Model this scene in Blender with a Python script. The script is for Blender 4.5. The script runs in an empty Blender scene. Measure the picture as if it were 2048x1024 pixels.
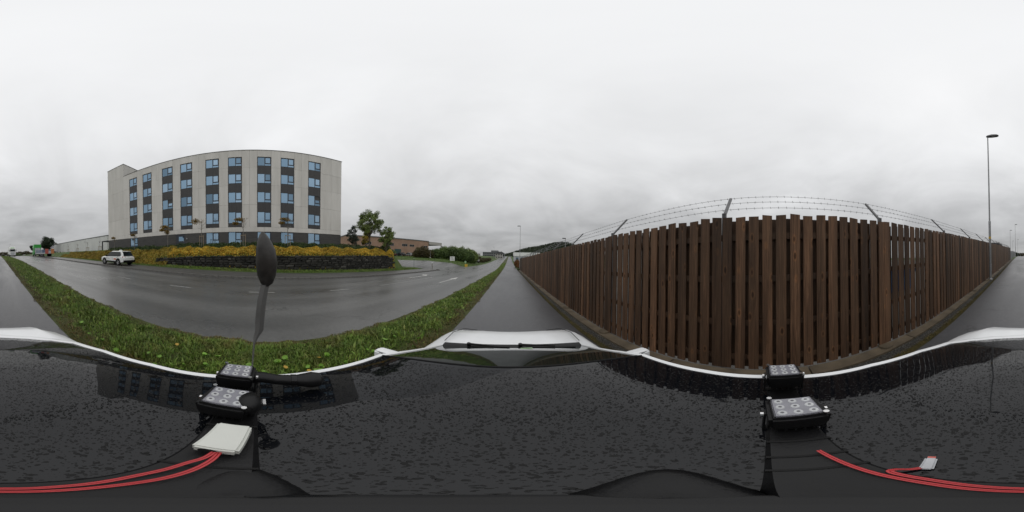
import bpy, bmesh, math, random
import numpy as np
from mathutils import Vector, Matrix, Quaternion

random.seed(7); rng = np.random.default_rng(7)
R = math.radians
sc = bpy.context.scene
col = sc.collection

# ------------------------------------------------------------------ camera
CAM_H = 1.9
ROLL, YAW = R(1.0), R(0.9)
cam = bpy.data.cameras.new('camera'); cam.type = 'PANO'
cam.panorama_type = 'EQUIRECTANGULAR'
cam.latitude_min, cam.latitude_max = -math.pi/2, math.pi/2
cam.longitude_min, cam.longitude_max = -math.pi, math.pi
cam.clip_start, cam.clip_end = 0.005, 6000
cam_ob = bpy.data.objects.new('camera', cam); col.objects.link(cam_ob)
# frame of the survey car: leaning 1 degree towards the road, turned 0.9 degrees
CAR_ROT = Matrix.Rotation(-YAW, 4, 'Z') @ Matrix.Rotation(-ROLL, 4, 'Y')
cam_ob.matrix_world = Matrix.Translation((0, 0, CAM_H)) @ CAR_ROT @ Matrix.Rotation(R(90), 4, 'X')
sc.camera = cam_ob

# ------------------------------------------------------------------ world: overcast sky
SUN_EL, SUN_AZ = R(58), R(150)
w = bpy.data.worlds.new('World'); sc.world = w; w.use_nodes = True
nt = w.node_tree; nt.nodes.clear(); N = nt.nodes.new; L = nt.links.new
out = N('ShaderNodeOutputWorld'); mixs = N('ShaderNodeMixShader')
sky = N('ShaderNodeTexSky'); sky.sky_type = 'NISHITA'; sky.sun_disc = False
sky.sun_elevation = SUN_EL; sky.sun_rotation = SUN_AZ
bg1 = N('ShaderNodeBackground'); bg1.inputs[1].default_value = 0.08; L(sky.outputs[0], bg1.inputs[0])
tc = N('ShaderNodeTexCoord'); sep = N('ShaderNodeSeparateXYZ'); L(tc.outputs['Generated'], sep.inputs[0])
def wmath(op, a, b=None, c=None):
    n = N('ShaderNodeMath'); n.operation = op
    for i, q in enumerate((a, b, c)):
        if q is None: continue
        if isinstance(q, (int, float)): n.inputs[i].default_value = q
        else: L(q, n.inputs[i])
    return n.outputs[0]
zc = wmath('MAXIMUM', sep.outputs[2], 0.0)
den = wmath('ADD', zc, 0.22)
px = wmath('DIVIDE', sep.outputs[0], den); py = wmath('DIVIDE', sep.outputs[1], den)
cmb = N('ShaderNodeCombineXYZ'); L(px, cmb.inputs[0]); L(py, cmb.inputs[1])
n1 = N('ShaderNodeTexNoise'); n1.inputs['Scale'].default_value = 0.85; n1.inputs['Detail'].default_value = 5
n1.inputs['Roughness'].default_value = 0.55; n1.inputs['Distortion'].default_value = 0.6
L(cmb.outputs[0], n1.inputs['Vector'])
n2 = N('ShaderNodeTexNoise'); n2.inputs['Scale'].default_value = 2.6; n2.inputs['Detail'].default_value = 4
L(cmb.outputs[0], n2.inputs['Vector'])
ramp = N('ShaderNodeValToRGB'); L(zc, ramp.inputs[0])
cr = ramp.color_ramp
stops = [(0.0, .37), (.10, .42), (.22, .53), (.40, .69), (.62, .81), (1.0, .90)]
cr.elements[0].position = 0; cr.elements[1].position = 1
for p, v in stops[1:-1]: cr.elements.new(p)
for e, (p, v) in zip(cr.elements, stops):
    e.position = p; e.color = (v*0.992, v*1.0, v*1.012, 1)
# cloud modulation, stronger towards the horizon where the cloud base is seen at a slant
a1 = wmath('MULTIPLY', wmath('SUBTRACT', n1.outputs[0], 0.5), 2.1)
a2 = wmath('MULTIPLY', wmath('SUBTRACT', n2.outputs[0], 0.5), 0.55)
amp = wmath('SUBTRACT', 1.0, wmath('MULTIPLY', zc, 0.85))
cl = wmath('ADD', 1.0, wmath('MULTIPLY', wmath('ADD', a1, a2), wmath('MULTIPLY', amp, 0.55)))
vm = N('ShaderNodeVectorMath'); vm.operation = 'SCALE'; L(ramp.outputs[0], vm.inputs[0]); L(cl, vm.inputs['Scale'])
bg2 = N('ShaderNodeBackground'); bg2.inputs[1].default_value = 1.03; L(vm.outputs[0], bg2.inputs[0])
mixs.inputs[0].default_value = 0.97
L(bg1.outputs[0], mixs.inputs[1]); L(bg2.outputs[0], mixs.inputs[2]); L(mixs.outputs[0], out.inputs[0])

sun = bpy.data.lights.new('sun', 'SUN'); sun.energy = 0.9; sun.angle = R(170); sun.color = (1, .97, .93)
sun_ob = bpy.data.objects.new('sun', sun); col.objects.link(sun_ob)
sd = Vector((math.sin(SUN_AZ)*math.cos(SUN_EL), math.cos(SUN_AZ)*math.cos(SUN_EL), math.sin(SUN_EL)))
sun_ob.rotation_euler = sd.to_track_quat('Z', 'Y').to_euler(); sun_ob.location = (0, 0, 60)
sc.view_settings.view_transform = 'Standard'; sc.view_settings.look = 'None'
sc.view_settings.exposure = 0.0; sc.view_settings.gamma = 1.0; sc.view_settings.use_curve_mapping = False

# ------------------------------------------------------------------ materials
MATS = {}
def nodes_of(name, rough=.6, spec=.5, metal=0.0, ior=1.5):
    m = bpy.data.materials.new(name); m.use_nodes = True
    t = m.node_tree; b = t.nodes['Principled BSDF']
    b.inputs['Roughness'].default_value = rough
    b.inputs['Metallic'].default_value = metal
    b.inputs['IOR'].default_value = ior
    b.inputs['Specular IOR Level'].default_value = spec
    MATS[name] = m
    return m, t, b
def ramp_node(t, src, stops):
    r = t.nodes.new('ShaderNodeValToRGB'); t.links.new(src, r.inputs[0]); c = r.color_ramp
    for _ in range(len(stops)-2): c.elements.new(.5)
    for e, (p, k) in zip(c.elements, stops):
        e.position = p; e.color = (k[0], k[1], k[2], 1)
    return r.outputs[0]
def noise(t, scale, detail=4, rough=.6, vec=None, dist=0, stretch=None, coord='Object'):
    n = t.nodes.new('ShaderNodeTexNoise'); n.inputs['Scale'].default_value = scale
    n.inputs['Detail'].default_value = detail; n.inputs['Roughness'].default_value = rough
    n.inputs['Distortion'].default_value = dist
    if vec is None:
        c = t.nodes.new('ShaderNodeTexCoord'); vec = c.outputs[coord]
        if coord == 'World':
            g = t.nodes.new('ShaderNodeNewGeometry'); vec = g.outputs['Position']
    if stretch:
        mp = t.nodes.new('ShaderNodeMapping'); mp.inputs['Scale'].default_value = stretch
        t.links.new(vec, mp.inputs[0]); vec = mp.outputs[0]
    t.links.new(vec, n.inputs['Vector'])
    return n.outputs[0]
def worldpos(t):
    return t.nodes.new('ShaderNodeNewGeometry').outputs['Position']
def mixc(t, fac, a, b, mode='MIX'):
    m = t.nodes.new('ShaderNodeMix'); m.data_type = 'RGBA'; m.blend_type = mode
    for i, q in ((0, fac), (6, a), (7, b)):
        if isinstance(q, (int, float)): m.inputs[i].default_value = q
        elif isinstance(q, tuple): m.inputs[i].default_value = (*q, 1)
        else: t.links.new(q, m.inputs[i])
    return m.outputs[2]
def bump(t, b, h, strength=.3, dist=.01):
    n = t.nodes.new('ShaderNodeBump'); n.inputs['Strength'].default_value = strength
    n.inputs['Distance'].default_value = dist
    t.links.new(h, n.inputs['Height']); t.links.new(n.outputs[0], b.inputs['Normal'])
def plain(name, c, rough=.6, metal=0., spec=.5, var=.18, scale=6., bmp=0., ior=1.5):
    """plain paint or plastic with a little uneven wear"""
    m, t, b = nodes_of(name, rough, spec, metal, ior)
    n = noise(t, scale, 4)
    lo = tuple(q*(1-var) for q in c); hi = tuple(min(1, q*(1+var)) for q in c)
    t.links.new(ramp_node(t, n, [(.3, lo), (.7, hi)]), b.inputs['Base Color'])
    if bmp: bump(t, b, noise(t, scale*8, 3), bmp, .004)
    return m
def leafy(name, cols, rough=.5, trans=True, scale=.9, dry=None):
    """leaves: each leaf its own tone, plus clump-wide variation"""
    m, t, b = nodes_of(name, rough, .35)
    g = t.nodes.new('ShaderNodeNewGeometry')
    k = len(cols)
    c1 = ramp_node(t, g.outputs['Random Per Island'], [(i/(k-1), c) for i, c in enumerate(cols)])
    n = noise(t, scale, 3, vec=g.outputs['Position'])
    c2 = ramp_node(t, n, [(.3, (.55, .55, .55)), (.7, (1.3, 1.3, 1.25))])
    if dry:  # patches of dry growth
        nd = noise(t, dry[1], 4, .65, g.outputs['Position'], .5)
        c1 = mixc(t, ramp_node(t, nd, [(.50, (0, 0, 0)), (.70, (.8, .8, .8))]), c1, dry[0])
    cc = mixc(t, 1.0, c1, c2, 'MULTIPLY')
    t.links.new(cc, b.inputs['Base Color'])
    return m

# asphalt, wet
def asphalt(name, c, rough, lane=None, wet=.5):
    m, t, b = nodes_of(name, rough, .5)
    pos = worldpos(t)
    fine = noise(t, 190, 3, .7, pos); mid = noise(t, 9, 5, .6, pos); big = noise(t, .45, 4, .6, pos, .4, (1, .25, 1))
    cc = ramp_node(t, fine, [(.28, tuple(q*.55 for q in c)), (.55, c), (.78, tuple(q*1.9 for q in c))])
    cc = mixc(t, 1., cc, ramp_node(t, mid, [(.3, (.86, .86, .86)), (.7, (1.12, 1.12, 1.12))]), 'MULTIPLY')
    cc = mixc(t, 1., cc, ramp_node(t, big, [(.3, (.74, .74, .74)), (.7, (1.22, 1.22, 1.22))]), 'MULTIPLY')
    if lane:  # wheel tracks worn along the lanes
        s = t.nodes.new('ShaderNodeSeparateXYZ'); t.links.new(pos, s.inputs[0])
        wv = t.nodes.new('ShaderNodeMath'); wv.operation = 'MULTIPLY'; t.links.new(s.outputs[0], wv.inputs[0]); wv.inputs[1].default_value = lane
        sn = t.nodes.new('ShaderNodeMath'); sn.operation = 'SINE'; t.links.new(wv.outputs[0], sn.inputs[0])
        ad = t.nodes.new('ShaderNodeMath'); ad.operation = 'MULTIPLY_ADD'; t.links.new(sn.outputs[0], ad.inputs[0])
        ad.inputs[1].default_value = .5; ad.inputs[2].default_value = .5
        trk = ramp_node(t, ad.outputs[0], [(.2, (.88, .88, .88)), (.8, (1.1, 1.1, 1.1))])
        cc = mixc(t, 1., cc, trk, 'MULTIPLY')
    # fine cracks, only in worn places
    vo = t.nodes.new('ShaderNodeTexVoronoi'); vo.feature = 'DISTANCE_TO_EDGE'; vo.inputs['Scale'].default_value = .42
    wob = t.nodes.new('ShaderNodeMix'); wob.data_type = 'VECTOR'; wob.inputs[0].default_value = .28
    nv_ = t.nodes.new('ShaderNodeTexNoise'); nv_.inputs['Scale'].default_value = 1.7; nv_.inputs['Detail'].default_value = 5; t.links.new(pos, nv_.inputs['Vector'])
    sc3 = t.nodes.new('ShaderNodeVectorMath'); sc3.operation = 'SCALE'; sc3.inputs['Scale'].default_value = 6.; t.links.new(nv_.outputs[1], sc3.inputs[0])
    t.links.new(pos, wob.inputs[4]); t.links.new(sc3.outputs[0], wob.inputs[5]); t.links.new(wob.outputs[1], vo.inputs['Vector'])
    ck = ramp_node(t, vo.outputs['Distance'], [(.0, (.35, .35, .35)), (.012, (1, 1, 1))])
    cm_ = mixc(t, ramp_node(t, noise(t, .21, 3, .6, pos), [(.50, (0, 0, 0)), (.56, (1, 1, 1))]), (1., 1., 1.), ck)
    cc = mixc(t, 1., cc, cm_, 'MULTIPLY')
    t.links.new(cc, b.inputs['Base Color'])
    rr = t.nodes.new('ShaderNodeMapRange'); t.links.new(big, rr.inputs[0])
    rr.inputs[1].default_value = .3; rr.inputs[2].default_value = .7
    rr.inputs[3].default_value = rough-.14; rr.inputs[4].default_value = rough+.10
    t.links.new(rr.outputs[0], b.inputs['Roughness'])
    bump(t, b, fine, .35, .004)
    return m
asphalt('road_asphalt', (.086, .086, .083), .36, lane=3.35)
asphalt('path_asphalt', (.068, .068, .072), .42)
asphalt('pavement_asphalt', (.075, .073, .068), .5)

def soil(name, a, b_, c, s1=3., s2=40.):
    m, t, b = nodes_of(name, .85, .25)
    pos = worldpos(t)
    cc = mixc(t, 1., ramp_node(t, noise(t, s1, 5, .6, pos), [(.3, a), (.5, b_), (.7, c)]),
              ramp_node(t, noise(t, s2, 4, .7, pos), [(.3, (.6, .6, .6)), (.7, (1.35, 1.35, 1.35))]), 'MULTIPLY')
    t.links.new(cc, b.inputs['Base Color'])
    bump(t, b, noise(t, s2, 4, .7, pos), .6, .03)
soil('grass_ground', (.035, .055, .012), (.05, .085, .018), (.075, .085, .025), .6, 25)
soil('verge_soil', (.035, .038, .012), (.05, .062, .016), (.06, .05, .02), 1.2, 60)
soil('planting_soil', (.02, .014, .009), (.03, .022, .013), (.04, .03, .018))
soil('yard_gravel', (.09, .088, .082), (.12, .117, .11), (.15, .145, .135), .5, 60)
soil('hill_ground', (.018, .028, .012), (.025, .04, .016), (.035, .045, .02), .02, .4)
soil('moss_strip', (.028, .026, .010), (.05, .042, .014), (.075, .058, .018), 5, 90)
soil('gravel_bed', (.03, .028, .024), (.05, .047, .042), (.08, .075, .068), 14, 120)

# fence timber: vertical grain, knots, per-board tone
def wood(name, base, spread=.5):
    m, t, b = nodes_of(name, .62, .35)
    oi = t.nodes.new('ShaderNodeObjectInfo'); g = t.nodes.new('ShaderNodeNewGeometry')
    pos = g.outputs['Position']
    grain = noise(t, 1., 6, .65, pos, 1.2, (60, 60, 1.6))
    streak = noise(t, 1., 3, .5, pos, .3, (9, 9, .45))
    a = ramp_node(t, grain, [(.28, tuple(q*.42 for q in base)), (.50, base), (.75, tuple(q*2.0 for q in base))])
    a = mixc(t, 1., a, ramp_node(t, streak, [(.3, (.55, .56, .58)), (.7, (1.4, 1.36, 1.3))]), 'MULTIPLY')
    # grey weathering in patches
    a = mixc(t, ramp_node(t, noise(t, 1., 4, .6, pos, .6, (3.5, 3.5, .8)), [(.45, (0, 0, 0)), (.72, (.5, .5, .5))]), a, (.115, .072, .045))
    a = mixc(t, 1., a, ramp_node(t, oi.outputs['Random'], [(0, (1-spread*.6,)*3), (.5, (1, .98, .95)), (1, (1+spread*.7, 1+spread*.6, 1+spread*.5))]), 'MULTIPLY')
    # knots
    mp = t.nodes.new('ShaderNodeMapping'); mp.inputs['Scale'].default_value = (6.5, 6.5, 2.6); t.links.new(pos, mp.inputs[0])
    off = t.nodes.new('ShaderNodeVectorMath'); off.operation = 'ADD'; t.links.new(mp.outputs[0], off.inputs[0])
    cb = t.nodes.new('ShaderNodeCombineXYZ'); t.links.new(oi.outputs['Random'], cb.inputs[2])
    sc_ = t.nodes.new('ShaderNodeVectorMath'); sc_.operation = 'SCALE'; sc_.inputs['Scale'].default_value = 37; t.links.new(cb.outputs[0], sc_.inputs[0])
    t.links.new(sc_.outputs[0], off.inputs[1])
    vo = t.nodes.new('ShaderNodeTexVoronoi'); vo.inputs['Scale'].default_value = 1.0; t.links.new(off.outputs[0], vo.inputs['Vector'])
    kn = ramp_node(t, vo.outputs['Distance'], [(0, (.32, .28, .25)), (.10, (.55, .5, .45)), (.16, (1.5, 1.35, 1.15)), (.24, (1, 1, 1))])
    a = mixc(t, 1., a, kn, 'MULTIPLY')
    t.links.new(a, b.inputs['Base Color'])
    bump(t, b, grain, .35, .004)
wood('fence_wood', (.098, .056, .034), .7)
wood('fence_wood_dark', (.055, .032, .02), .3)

# hotel
m, t, b = nodes_of('hotel_panel', .75, .3)
oi = t.nodes.new('ShaderNodeObjectInfo'); pos = worldpos(t)
c0 = ramp_node(t, oi.outputs['Random'], [(0, (.575, .56, .53)), (1, (.625, .61, .58))])
st = noise(t, 1., 4, .6, pos, .2, (1.6, 1.6, .22)); fi = noise(t, 14, 4, .6, pos)
cc = mixc(t, 1., c0, ramp_node(t, st, [(.3, (.9, .9, .89)), (.7, (1.05, 1.05, 1.05))]), 'MULTIPLY')
cc = mixc(t, 1., cc, ramp_node(t, fi, [(.3, (.95, .95, .95)), (.7, (1.04, 1.04, 1.04))]), 'MULTIPLY')
t.links.new(cc, b.inputs['Base Color'])
plain('hotel_core', (.06, .06, .06), .8)
m, t, b = nodes_of('hotel_spandrel', .55, .4); pos = worldpos(t)
cc = ramp_node(t, noise(t, 1., 3, .6, pos, 0, (1, 22, .8)), [(.3, (.030, .030, .032)), (.7, (.055, .055, .056))])
t.links.new(cc, b.inputs['Base Color'])
m, t, b = nodes_of('hotel_base', .6, .4); pos = worldpos(t)
cc = ramp_node(t, noise(t, 1., 3, .6, pos, 0, (1, 1.2, 16)), [(.3, (.04, .039, .038)), (.7, (.072, .07, .067))])
t.links.new(cc, b.inputs['Base Color'])
plain('window_frame', (.022, .028, .040), .4)
# solar-coated blue glass
m, t, b = nodes_of('blue_glass', .06, .5, .85)
oi = t.nodes.new('ShaderNodeObjectInfo')
t.links.new(ramp_node(t, oi.outputs['Random'], [(0, (.09, .145, .20)), (.18, (.16, .25, .34)), (.6, (.20, .30, .40)), (1, (.25, .35, .45))]), b.inputs['Base Color'])
m, t, b = nodes_of('dark_glass', .05, .3); b.inputs['Base Color'].default_value = (.008, .011, .013, 1)

plain('arm_steel', (.10, .10, .105), .5, .3)
plain('metal_grey', (.33, .34, .35), .45, .6)
plain('galvanised', (.29, .295, .30), .55, .5, scale=14)
plain('lamp_head', (.07, .07, .075), .5)
plain('lamp_lens', (.42, .43, .44), .2)
plain('black_plastic', (.0055, .0055, .006), .40, spec=.28, bmp=.2, scale=18)
plain('black_rubber', (.010, .010, .010), .8, spec=.25)
plain('black_gloss', (.005, .005, .0055), .18, spec=.3)
plain('car_white', (.72, .73, .74), .22, var=.03)
plain('taxi_white', (.66, .67, .66), .3, var=.05)
plain('chrome', (.6, .6, .6), .2, 1.)
plain('red_lens', (.28, .012, .012), .25)
plain('white_plastic', (.56, .57, .53), .5, var=.06)
plain('red_cable', (.42, .035, .04), .42, var=.1)
plain('wheel_rim', (.42, .43, .44), .35, .7)
plain('road_paint', (.40, .40, .38), .55, var=.55, scale=30)
plain('worn_paint', (.26, .26, .25), .5, var=.6, scale=30)
plain('concrete', (.20, .19, .165), .8, var=.35, scale=3, bmp=.4)
plain('mossy_concrete', (.11, .085, .055), .8, var=.45, scale=2.2, bmp=.4)
plain('kerb_stone', (.10, .097, .09), .75, var=.3, scale=4, bmp=.3)
plain('orange_paint', (.55, .10, .02), .5)
plain('sign_white', (.70, .71, .70), .45, var=.05)
plain('sign_ink', (.10, .11, .13), .6)
plain('green_paint', (.035, .30, .045), .4)
plain('pale_green', (.30, .45, .26), .45)
plain('truck_grey', (.40, .41, .43), .5)
plain('blue_paint', (.05, .13, .26), .5)
plain('red_panel', (.42, .10, .08), .6)
plain('orange_panel', (.50, .20, .08), .6)
plain('headlight_lens', (.75, .76, .78), .12)
plain('yellow_paint', (.55, .36, .03), .5)
plain('dark_green_door', (.012, .05, .045), .5)
plain('bark', (.075, .062, .05), .85, var=.4, scale=20, bmp=.5)
plain('grey_bark', (.16, .15, .13), .85, var=.3, scale=24)
plain('stake_wood', (.24, .19, .13), .8)
plain('purple_sign', (.33, .30, .38), .6)
plain('warehouse_trim', (.12, .125, .13), .6)
plain('roof_dark', (.05, .05, .055), .7)
plain('roof_tar', (.09, .09, .09), .9)
plain('far_grey', (.13, .135, .14), .8); plain('far_pale', (.34, .33, .31), .8); plain('far_brown', (.11, .085, .06), .9)
plain('lens_pane', (.20, .20, .225), .12, var=.15, scale=40)
plain('led_chip', (.10, .10, .11), .25)
plain('stone_hidden', (.02, .02, .018), .95)
def metal_sheet(name, c, f):
    m, t, b = nodes_of(name, .5, .4)
    pos = worldpos(t)
    wv = t.nodes.new('ShaderNodeTexWave'); wv.inputs['Scale'].default_value = f; wv.bands_direction = 'Y'
    t.links.new(pos, wv.inputs['Vector'])
    cc = mixc(t, 1., ramp_node(t, wv.outputs[0], [(.3, tuple(q*.93 for q in c)), (.7, c)]),
              ramp_node(t, noise(t, .4, 4, .6, pos), [(.3, (.92, .92, .92)), (.7, (1.05, 1.05, 1.05))]), 'MULTIPLY')
    t.links.new(cc, b.inputs['Base Color']); bump(t, b, wv.outputs[0], .4, .03)
metal_sheet('warehouse_sheet', (.60, .605, .595), 1.6)
m, t, b = nodes_of('brick_wall', .85, .25); pos = worldpos(t)
mp = t.nodes.new('ShaderNodeMapping'); mp.inputs['Rotation'].default_value = (R(90), 0, R(90)); t.links.new(pos, mp.inputs[0])
bt = t.nodes.new('ShaderNodeTexBrick'); bt.inputs['Scale'].default_value = 3.
bt.inputs['Color1'].default_value = (.27, .165, .115, 1); bt.inputs['Color2'].default_value = (.33, .215, .155, 1); bt.inputs['Mortar'].default_value = (.26, .20, .16, 1)
t.links.new(mp.outputs[0], bt.inputs['Vector'])
t.links.new(mixc(t, 1., bt.outputs[0], ramp_node(t, noise(t, .3, 4, .6, pos), [(.3, (.85, .85, .85)), (.7, (1.1, 1.1, 1.1))]), 'MULTIPLY'), b.inputs['Base Color'])
# dry-stone wall
m, t, b = nodes_of('wall_stone', .8, .3)
oi = t.nodes.new('ShaderNodeObjectInfo'); pos = worldpos(t)
cc = mixc(t, 1., ramp_node(t, oi.outputs['Random'], [(0, (.013, .013, .012)), (.5, (.022, .022, .020)), (.85, (.034, .033, .030)), (1, (.075, .072, .066))]),
          ramp_node(t, noise(t, 7, 5, .65, pos), [(.3, (.6, .62, .58)), (.7, (1.4, 1.38, 1.3))]), 'MULTIPLY')
t.links.new(cc, b.inputs['Base Color']); bump(t, b, noise(t, 11, 5, .7, pos), .6, .04)
# car glass and rain
m, t, b = nodes_of('roof_glass', .03, .38, ior=1.5); b.inputs['Base Color'].default_value = (.0034, .0040, .0056, 1)
bump(t, b, noise(t, 2.2, 2), .02, .02)
m, t, b = nodes_of('screen_glass', .03, .5, ior=1.52); b.inputs['Base Color'].default_value = (.006, .010, .008, 1)
m, t, b = nodes_of('rain_water', .03, .22, ior=1.5); b.inputs['Base Color'].default_value = (.001, .001, .0012, 1)
# leaves
leafy('leaf_grass', [(.055, .105, .014), (.095, .17, .022), (.145, .235, .034), (.21, .24, .06)], .5, scale=2.2, dry=((.17, .13, .042), 1.5))
leafy('leaf_drygrass', [(.06, .055, .012), (.10, .075, .018), (.13, .085, .022), (.07, .075, .016)], .6, scale=1.4)
leafy('leaf_weed', [(.12, .24, .03), (.17, .31, .045), (.14, .26, .035)], .4)
leafy('leaf_fallen', [(.34, .24, .04), (.36, .22, .03), (.40, .30, .06)], .5)
leafy('leaf_yellow', [(.42, .22, .02), (.56, .33, .03), (.62, .41, .05), (.46, .37, .05), (.25, .27, .04)], .6, scale=.55)
leafy('leaf_yellowgreen', [(.14, .14, .024), (.24, .20, .03), (.34, .25, .035), (.28, .15, .022)], .6, scale=.5)
leafy('leaf_tree', [(.075, .115, .03), (.125, .18, .045), (.185, .245, .068), (.23, .265, .085)], .5, scale=.8)
leafy('leaf_hedge', [(.038, .07, .018), (.06, .105, .026), (.09, .145, .036), (.11, .14, .042)], .5, scale=.35)
leafy('leaf_hedgedark', [(.012, .022, .010), (.018, .034, .013), (.028, .045, .017)], .5, scale=.3)
leafy('leaf_conifer', [(.04, .055, .045), (.06, .08, .065), (.085, .10, .08)], .6, scale=.8)
leafy('leaf_autumn', [(.12, .035, .010), (.18, .06, .014), (.15, .08, .02), (.07, .05, .016)], .6, scale=.6)
leafy('leaf_olive', [(.04, .035, .014), (.065, .055, .02), (.085, .065, .022), (.05, .05, .018)], .6, scale=.4)
leafy('leaf_crown', [(.22, .13, .02), (.32, .19, .03), (.16, .12, .028), (.11, .085, .022)], .6, scale=2.)
leafy('leaf_far', [(.020, .030, .016), (.028, .042, .020), (.04, .052, .025)], .7, scale=.03)
leafy('leaf_ground', [(.02, .045, .010), (.04, .07, .014), (.06, .085, .02)], .5, scale=1.)

# ------------------------------------------------------------------ mesh helpers
def mat(n): return MATS[n]
class MB:
    def __init__(s): s.v = []; s.f = []
    def add(s, vs, fs):
        o = len(s.v); s.v += [tuple(q) for q in vs]; s.f += [tuple(i+o for i in f) for f in fs]; return s
    def box(s, c, d, rot=None):
        x, y, z = (q/2 for q in d)
        vs = [Vector((a*x, b*y, e*z)) for a in (-1, 1) for b in (-1, 1) for e in (-1, 1)]
        if rot is not None: vs = [rot @ q for q in vs]
        c = Vector(c)
        return s.add([q+c for q in vs], [(0, 1, 3, 2), (4, 6, 7, 5), (0, 4, 5, 1), (2, 3, 7, 6), (0, 2, 6, 4), (1, 5, 7, 3)])
    def bbox(s, a, b):
        return s.box([(p+q)/2 for p, q in zip(a, b)], [abs(q-p) for p, q in zip(a, b)])
    def tube(s, pts, rad, n=8, caps=True):
        pts = [Vector(p) for p in pts]
        if isinstance(rad, (int, float)): rad = [rad]*len(pts)
        rings = []; prev = None
        for i, p in enumerate(pts):
            d = (pts[min(i+1, len(pts)-1)]-pts[max(i-1, 0)]).normalized()
            if prev is None:
                a = d.orthogonal().normalized()
            else:
                a = (prev - d*prev.dot(d))
                a = a.normalized() if a.length > 1e-6 else d.orthogonal().normalized()
            prev = a; b2 = d.cross(a)
            rings.append([p+(a*math.cos(k*2*math.pi/n)+b2*math.sin(k*2*math.pi/n))*rad[i] for k in range(n)])
        return s.loft(rings, True, caps)
    def loft(s, rings, closed=True, caps=False):
        n = len(rings[0]); vs = [q for r in rings for q in r]; fs = []
        m = n if closed else n-1
        for i in range(len(rings)-1):
            for k in range(m):
                a = i*n+k; b_ = i*n+(k+1) % n
                fs.append((a, b_, b_+n, a+n))
        if caps:
            fs.append(tuple(reversed(range(n)))); fs.append(tuple(range((len(rings)-1)*n, len(rings)*n)))
        return s.add(vs, fs)
    def prism(s, poly, axis, a, b_):
        """polygon extruded along axis (0,1,2) from a to b_"""
        def put(p, q):
            l = list(p); l.insert(axis, q); return l
        n = len(poly); vs = [put(p, a) for p in poly]+[put(p, b_) for p in poly]
        fs = [tuple(range(n)), tuple(reversed(range(n, 2*n)))]+[(i, i+n, (i+1) % n+n, (i+1) % n) for i in range(n)]
        return s.add(vs, fs)
    def sphere(s, c, r, n=10, m=6):
        c = Vector(c); r = Vector((r, r, r)) if isinstance(r, (int, float)) else Vector(r)
        rings = []
        for i in range(m+1):
            th = math.pi*(i/m); th = min(max(th, .03), math.pi-.03)
            rings.append([c+Vector((r.x*math.sin(th)*math.cos(k*2*math.pi/n), r.y*math.sin(th)*math.sin(k*2*math.pi/n), r.z*math.cos(th))) for k in range(n)])
        return s.loft(rings, True, True)
    def mesh(s, name, m, smooth=False, recalc=True):
        me = bpy.data.meshes.new(name); me.from_pydata(s.v, [], s.f)
        if recalc and len(s.f) < 40000:
            bm = bmesh.new(); bm.from_mesh(me); bmesh.ops.recalc_face_normals(bm, faces=bm.faces); bm.to_mesh(me); bm.free()
        me.materials.append(mat(m))
        if smooth:
            me.polygons.foreach_set('use_smooth', [True]*len(me.polygons))
            try: me.set_sharp_from_angle(angle=R(42))
            except Exception: pass
        me.update(); return me
    def build(s, name, m, parent=None, smooth=False, recalc=True):
        return link(name, s.mesh(name, m, smooth, recalc), parent)
def link(name, me, parent=None, loc=None):
    o = bpy.data.objects.new(name, me); col.objects.link(o)
    if parent is not None: o.parent = parent
    if loc is not None: o.location = loc
    return o
def tag(o, label=None, cat=None, group=None, kind=None):
    if label: o['label'] = label
    if cat: o['category'] = cat
    if group: o['group'] = group
    if kind: o['kind'] = kind
    return o
def thing(name, label, cat, loc=(0, 0, 0), rz=0., group=None):
    o = bpy.data.objects.new(name, None); col.objects.link(o); o.empty_display_size = .2
    o.location = loc; o.rotation_euler = (0, 0, rz)
    return tag(o, label, cat, group)
def copy_tree(o, parent=None):
    c = o.copy(); col.objects.link(c); c.parent = parent
    for ch in list(o.children): copy_tree(ch, c)
    return c
def bulk(name, V, F, m, parent=None, smooth=False):
    """V (n,3), F (k,3|4) numpy arrays -> one mesh object"""
    me = bpy.data.meshes.new(name)
    V = np.asarray(V, dtype=np.float32); F = np.asarray(F, dtype=np.int32); k = F.shape[1]
    me.vertices.add(len(V)); me.vertices.foreach_set('co', V.ravel())
    me.loops.add(F.size); me.loops.foreach_set('vertex_index', F.ravel())
    me.polygons.add(len(F)); me.polygons.foreach_set('loop_start', np.arange(0, F.size, k, dtype=np.int32))
    me.polygons.foreach_set('loop_total', np.full(len(F), k, dtype=np.int32))
    if smooth: me.polygons.foreach_set('use_smooth', np.ones(len(F), dtype=bool))
    me.materials.append(mat(m)); me.update(calc_edges=True); me.validate()
    return link(name, me, parent)
def leaves(P, size, aspect=.6, tilt=1.0, jit=.35):
    """leaf-shaped quads (diamonds) at points P: returns V, F"""
    n = len(P)
    a = rng.normal(size=(n, 3)); a[:, 2] *= tilt; a /= np.linalg.norm(a, axis=1)[:, None]
    r = rng.normal(size=(n, 3)); b = np.cross(a, r); b /= np.linalg.norm(b, axis=1)[:, None]
    s = size*(1+jit*rng.uniform(-1, 1, n))[:, None]
    V = np.stack([P-a*s, P+b*s*aspect-a*s*.1, P+a*s, P-b*s*aspect-a*s*.1], 1).reshape(-1, 3)
    F = np.arange(4*n).reshape(n, 4)
    return V, F
def blob_points(n, c, r, hollow=.45):
    d = rng.normal(size=(n, 3)); d /= np.linalg.norm(d, axis=1)[:, None]
    u = (hollow+(1-hollow)*rng.uniform(0, 1, n))[:, None]
    return np.asarray(c)+d*u*np.asarray(r)
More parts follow.
